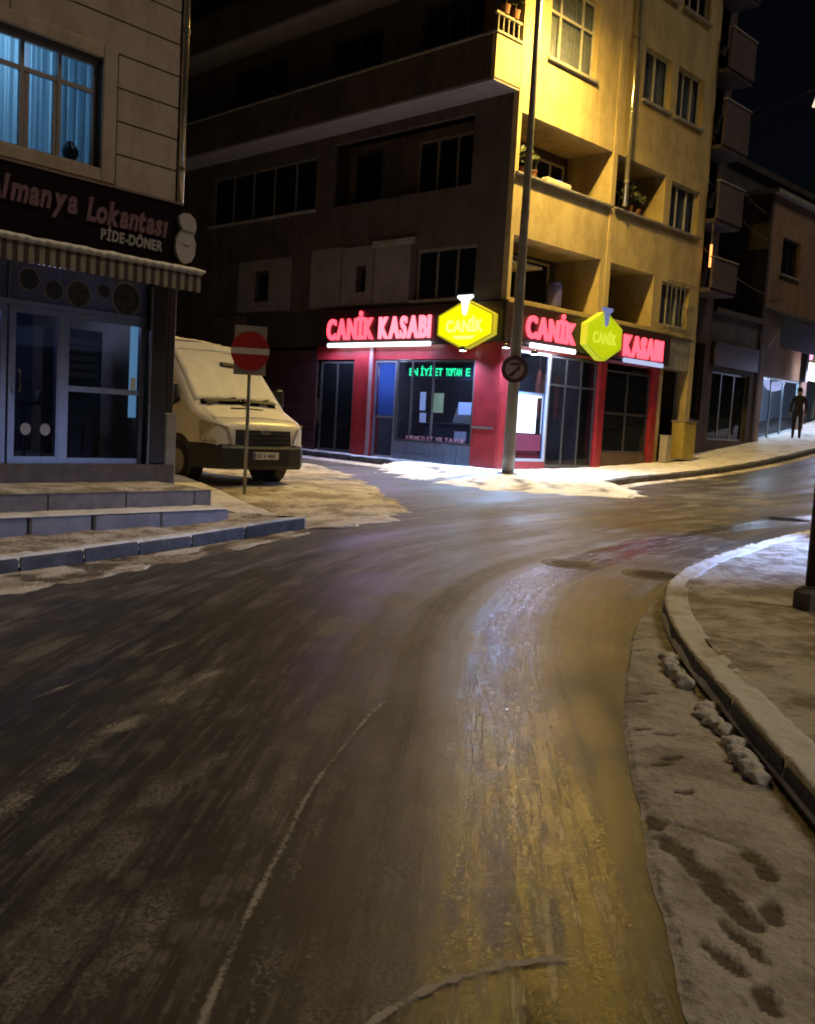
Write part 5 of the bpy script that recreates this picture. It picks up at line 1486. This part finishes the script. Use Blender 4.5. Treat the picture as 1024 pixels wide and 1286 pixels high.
for i in range(4):
    fr = thing('display_shelf', ('first', 'second', 'third', 'fourth')[i] + ' goods shelf from the left inside the lit uphill shop', 'shelf', (*M2W(15.3 + i * .75, 1.9), 1.2), ROTM, 'shelves in the lit uphill shop')
    box('frame', M_frame, fr, -.3, .3, .2, .26, 0, 2.0)
    for j in range(4):
        box('shelf', M_frame, fr, -.3, .3, -.1, .2, .2 + j * .45, .23 + j * .45)
        box('goods', mat('goods_%d' % ((i + j) % 3), ((.1, .2, .5), (.45, .4, .2), (.3, .5, .45))[(i + j) % 3], .6, vary=.6, vscale=9), fr, -.26, .24, -.05, .15, .235 + j * .45, .5 + j * .45)
awd = thing('dark_awning', 'dark navy awning of the uphill shop under the small window', 'awning', (CX, CY, 0), ROTM)
MB().add([(14.6, .48, 6.0), (23, .48, 6.0), (23, -.1, 5.7), (14.6, -.1, 5.7), (14.6, .48, 5.95), (23, .48, 5.95), (23, -.1, 5.65), (14.6, -.1, 5.65)],
         [(0, 1, 2, 3), (7, 6, 5, 4), (0, 3, 7, 4), (1, 5, 6, 2), (0, 4, 5, 1), (3, 2, 6, 7)]).build('cloth', mat('navy_cloth', (.03, .03, .055), .8, vary=.3), awd)
box('valance', MATS['navy_cloth'], awd, 14.6, 23, -.13, -.102, 4.62, 5.64)
for x_ in (15.0, 18.5, 22.5):
    MB().tube([(x_, .45, 4.7), (x_, -.09, 5.6)], .03, 8).build('arm', M_metal, awd)
fs_ = thing('lit_sign', 'blown-out white and pink light box sign at the right edge up the street', 'shop sign', (*M2W(17.5, .1), 4.05), ROTM)
MB().bbox(-.12, 2.2, -.1, .1, -.3, .32, .03).build('box', emis('white_box_light', (.95, .97, 1.), 3.0), fs_)
MB().disc(.12, .58, .16, .16, -.08, .08, 18).build('pink_disc', emis('pink_light', (1., .35, .6), 2.), fs_)
MB().box(-.3, -.13, -.12, .12, -.4, .9).build('bracket', M_frame_d, fs_)
l = bpy.data.lights.new('sign_glow', 'POINT'); l.energy = 140; l.color = (.55, .6, 1.); l.shadow_soft_size = .4
o = bpy.data.objects.new('sign_glow', l); COL.objects.link(o); o.parent = fs_; o.location = (1.0, -.5, -.3)
# tall block behind
N3 = thing('far_block', 'very dark tall block behind the low brownish building', 'building', (CX, CY, 0), ROTM)
M_n3 = facade_material('night_render', (.045, .04, .05), (.025, .022, .028), .6)
wall_with_holes('front_wall', M_n3, N3, 11.2, 30., .5, 12.1, [(15.4 + i * 2.4, 16.7 + i * 2.4, 9.9, 11.2) for i in range(4)], 4., 4.3)
for i in range(4):
    window(N3, 15.4 + i * 2.4, 9.9, 1.3, 1.3, (.5, .5), depth=4., fm=M_frame_d, sill=False)
box('side_wall', M_n3, N3, 11.02, 11.2, 4., 14., .5, 12.1)
box('roof_slab', M_n3, N3, 11.05, 30.2, 3.8, 14., 12.102, 12.35)
# pale strip lamp high at the right edge
hl_ = thing('tube_lamp', 'slanted pale tube light high at the right edge against the dark sky', 'lamp', (*M2W(15.1, -.4), 12.9), ROTM)
MB().tube([(-.25, 0, -.4), (.25, 0, .45)], .05, 8).build('tube', emis('pale_tube', (1., .75, .5), 1.2), hl_)
MB().tube([(.25, 0, .46), (.5, .0, .9), (1.0, .6, .6), (1.0, 4.6, -.5)], .025, 6).build('bracket', M_frame_d, hl_)

# cables across the uphill street
def cable(a, b_, sag, label, r_=.012):
    pts = []
    for i in range(21):
        f = i / 20
        p = Vector(a).lerp(Vector(b_), f); p.z -= sag * 4 * f * (1 - f); pts.append(p - Vector(a))
    o = MB().tube(pts, r_, 6).build('cable', mat('cable_grey', (.12, .11, .10), .6), None, a, smooth=True)
    tag(o, label, 'cable', 'overhead cables')
cable((*M2W(8.9, -.05), 7.0), (*M2W(15.5, .45), 6.4), .25, 'cable from the yellow front to the low building, lower one')
cable((*M2W(8.9, -.05), 10.2), (*M2W(14.0, .5), 9.0), .3, 'cable from the yellow front to the dark balconies, upper one')
cable((*M2W(8.95, -.05), 8.9), (*M2W(14.3, .5), 8.2), .2, 'cable past the dark balconies, middle one', .01)

# lit kiosk standing beside the pavement to the right (throws bluish light on the snow)
KX, KY = 7.9, 10.3
K = thing('lit_kiosk', 'white lit shop kiosk on the right pavement beyond the post', 'kiosk', (KX, KY, zg(KX, KY) + .12), rad(-105))
box('wall', M_frame, K, -1.6, 1.6, .0, 2.4, 0, .9); box('wall', M_frame, K, -1.6, 1.6, 2.2, 2.4, .902, 2.6)
box('wall', M_frame, K, -1.6, -1.5, .0, 2.19, .902, 2.6); box('wall', M_frame, K, 1.5, 1.6, .0, 2.19, .902, 2.6)
box('roof', M_conc, K, -1.8, 1.8, -.5, 2.6, 2.602, 2.75)
window(K, -1.48, .91, 2.96, 1.65, (.33, .33, .33), fm=M_alu, gm=M_glass_s, sill=False, inset=.02)
box('light_box', emis('kiosk_sign', (.35, .5, 1.), 1.2), K, -1.5, 1.5, -.6, -.505, 2.45, 2.9)
l = bpy.data.lights.new('kiosk_lamp', 'SPOT'); l.energy = 2300; l.spot_size = rad(64); l.spot_blend = .9; l.color = (.30, .46, 1.); l.shadow_soft_size = .3
o = bpy.data.objects.new('kiosk_lamp', l); COL.objects.link(o); o.parent = K; o.location = (0, -.95, 2.6); o.rotation_euler = (rad(-54), 0, rad(14))

# ================================================================== PEDESTRIAN
def person(x, y, rz, label):
    P = thing('person', label, 'person', (x, y, zg(x, y) + .15), rz)
    J = {'pel': (0, 0, .95), 'wai': (0, 0, 1.1), 'che': (0, .02, 1.33), 'nec': (0, .01, 1.48), 'hd0': (0, -.02, 1.56), 'hd1': (0, -.02, 1.68),
         'shL': (.18, .01, 1.41), 'elL': (.25, .03, 1.15), 'wrL': (.25, -.06, .93), 'haL': (.245, -.09, .84), 'shR': (-.18, .01, 1.41), 'elR': (-.25, .05, 1.15), 'wrR': (-.24, -.02, .92), 'haR': (-.235, -.05, .83),
         'hiL': (.095, 0, .90), 'knL': (.11, -.08, .50), 'anL': (.11, -.02, .09), 'toL': (.12, -.17, .045), 'hiR': (-.095, 0, .90), 'knR': (-.10, .05, .49), 'anR': (-.10, .16, .10), 'toR': (-.11, .02, .045)}
    rd = {'pel': .155, 'wai': .145, 'che': .165, 'nec': .06, 'hd0': .085, 'hd1': .095, 'shL': .085, 'shR': .085, 'elL': .06, 'elR': .06, 'wrL': .045, 'wrR': .045, 'haL': .035, 'haR': .035,
          'hiL': .105, 'hiR': .105, 'knL': .07, 'knR': .07, 'anL': .05, 'anR': .05, 'toL': .04, 'toR': .04}
    ks = list(J); ix = {k: i for i, k in enumerate(ks)}
    E_ = [('pel', 'wai'), ('wai', 'che'), ('che', 'nec'), ('nec', 'hd0'), ('hd0', 'hd1'), ('che', 'shL'), ('shL', 'elL'), ('elL', 'wrL'), ('wrL', 'haL'), ('che', 'shR'), ('shR', 'elR'), ('elR', 'wrR'), ('wrR', 'haR'),
          ('pel', 'hiL'), ('hiL', 'knL'), ('knL', 'anL'), ('anL', 'toL'), ('pel', 'hiR'), ('hiR', 'knR'), ('knR', 'anR'), ('anR', 'toR')]
    me = bpy.data.meshes.new('body'); me.from_pydata([J[k] for k in ks], [(ix[a], ix[b_]) for a, b_ in E_], [])
    o = bpy.data.objects.new('body', me); COL.objects.link(o)
    o.modifiers.new('skin', 'SKIN'); 
    for k in ks:
        me.skin_vertices[0].data[ix[k]].radius = (rd[k], rd[k] * (.8 if k in ('pel', 'wai', 'che') else 1))
    me.skin_vertices[0].data[0].use_root = True
    sd = o.modifiers.new('sub', 'SUBSURF'); sd.levels = 2; sd.render_levels = 2
    bpy.context.view_layer.update()
    fin = bpy.data.meshes.new_from_object(o.evaluated_get(bpy.context.evaluated_depsgraph_get()))
    bpy.data.objects.remove(o)
    fin.materials.clear()
    fin.materials.append(mat('dark_coat', (.02, .02, .026), .8)); fin.materials.append(mat('skin', (.35, .2, .14), .6)); fin.materials.append(mat('dark_trousers', (.014, .014, .02), .8))
    for p in fin.polygons:
        p.use_smooth = True
        c = p.center
        p.material_index = 1 if c.z > 1.50 or (c.z < .92 and abs(c.x) > .2 and c.z > .7) else (2 if c.z < .85 else 0)
    b_ = ob('body', fin, None, P)
    hair = MB().blob((0, .012, 1.70), (.098, .105, .095), 3, 14, 10, .12).build('hair', mat('dark_hair', (.012, .009, .008), .7), P, smooth=True)
    for sg in (1, -1):
        hx, hy, hz = sg * .245, -.09 if sg > 0 else -.05, .82
        for f_ in range(4):
            MB().tube([(hx + (f_ - 1.5) * .016 * .6, hy - .01 + (f_ - 1.5) * .014, hz), (hx + (f_ - 1.5) * .01, hy - .02 + (f_ - 1.5) * .014, hz - .05), (hx - sg * .01, hy - .03 + (f_ - 1.5) * .014, hz - .085 + abs(f_ - 1.5) * .01)], [.010, .009, .007], 6).build('finger', MATS['skin'], b_)
        MB().tube([(hx - sg * .01, hy - .03, hz + .02), (hx - sg * .02, hy - .055, hz - .02), (hx - sg * .02, hy - .06, hz - .045)], [.012, .010, .008], 6).build('thumb', MATS['skin'], b_)
    MB().blob((0, -.112, 1.605), (.014, .02, .025), 2, 8, 6, .1).build('nose', MATS['skin'], b_, smooth=True)
    for sg in (1, -1):
        MB().blob((sg * .034, -.098, 1.645), (.013, .008, .009), 2, 8, 5, 0.).build('eye', M_black, b_, smooth=True)
        MB().blob((sg * .098, -.01, 1.62), (.012, .025, .035), 2, 8, 6, .1).build('ear', MATS['skin'], b_, smooth=True)
    MB().box(-.025, .025, -.112, -.104, 1.562, 1.570).build('mouth', mat('lip', (.25, .1, .08), .6), b_)
person(*M2W(15.9, -.4), rad(160), 'person in dark coat and trousers walking on the pavement by the lit uphill shop')
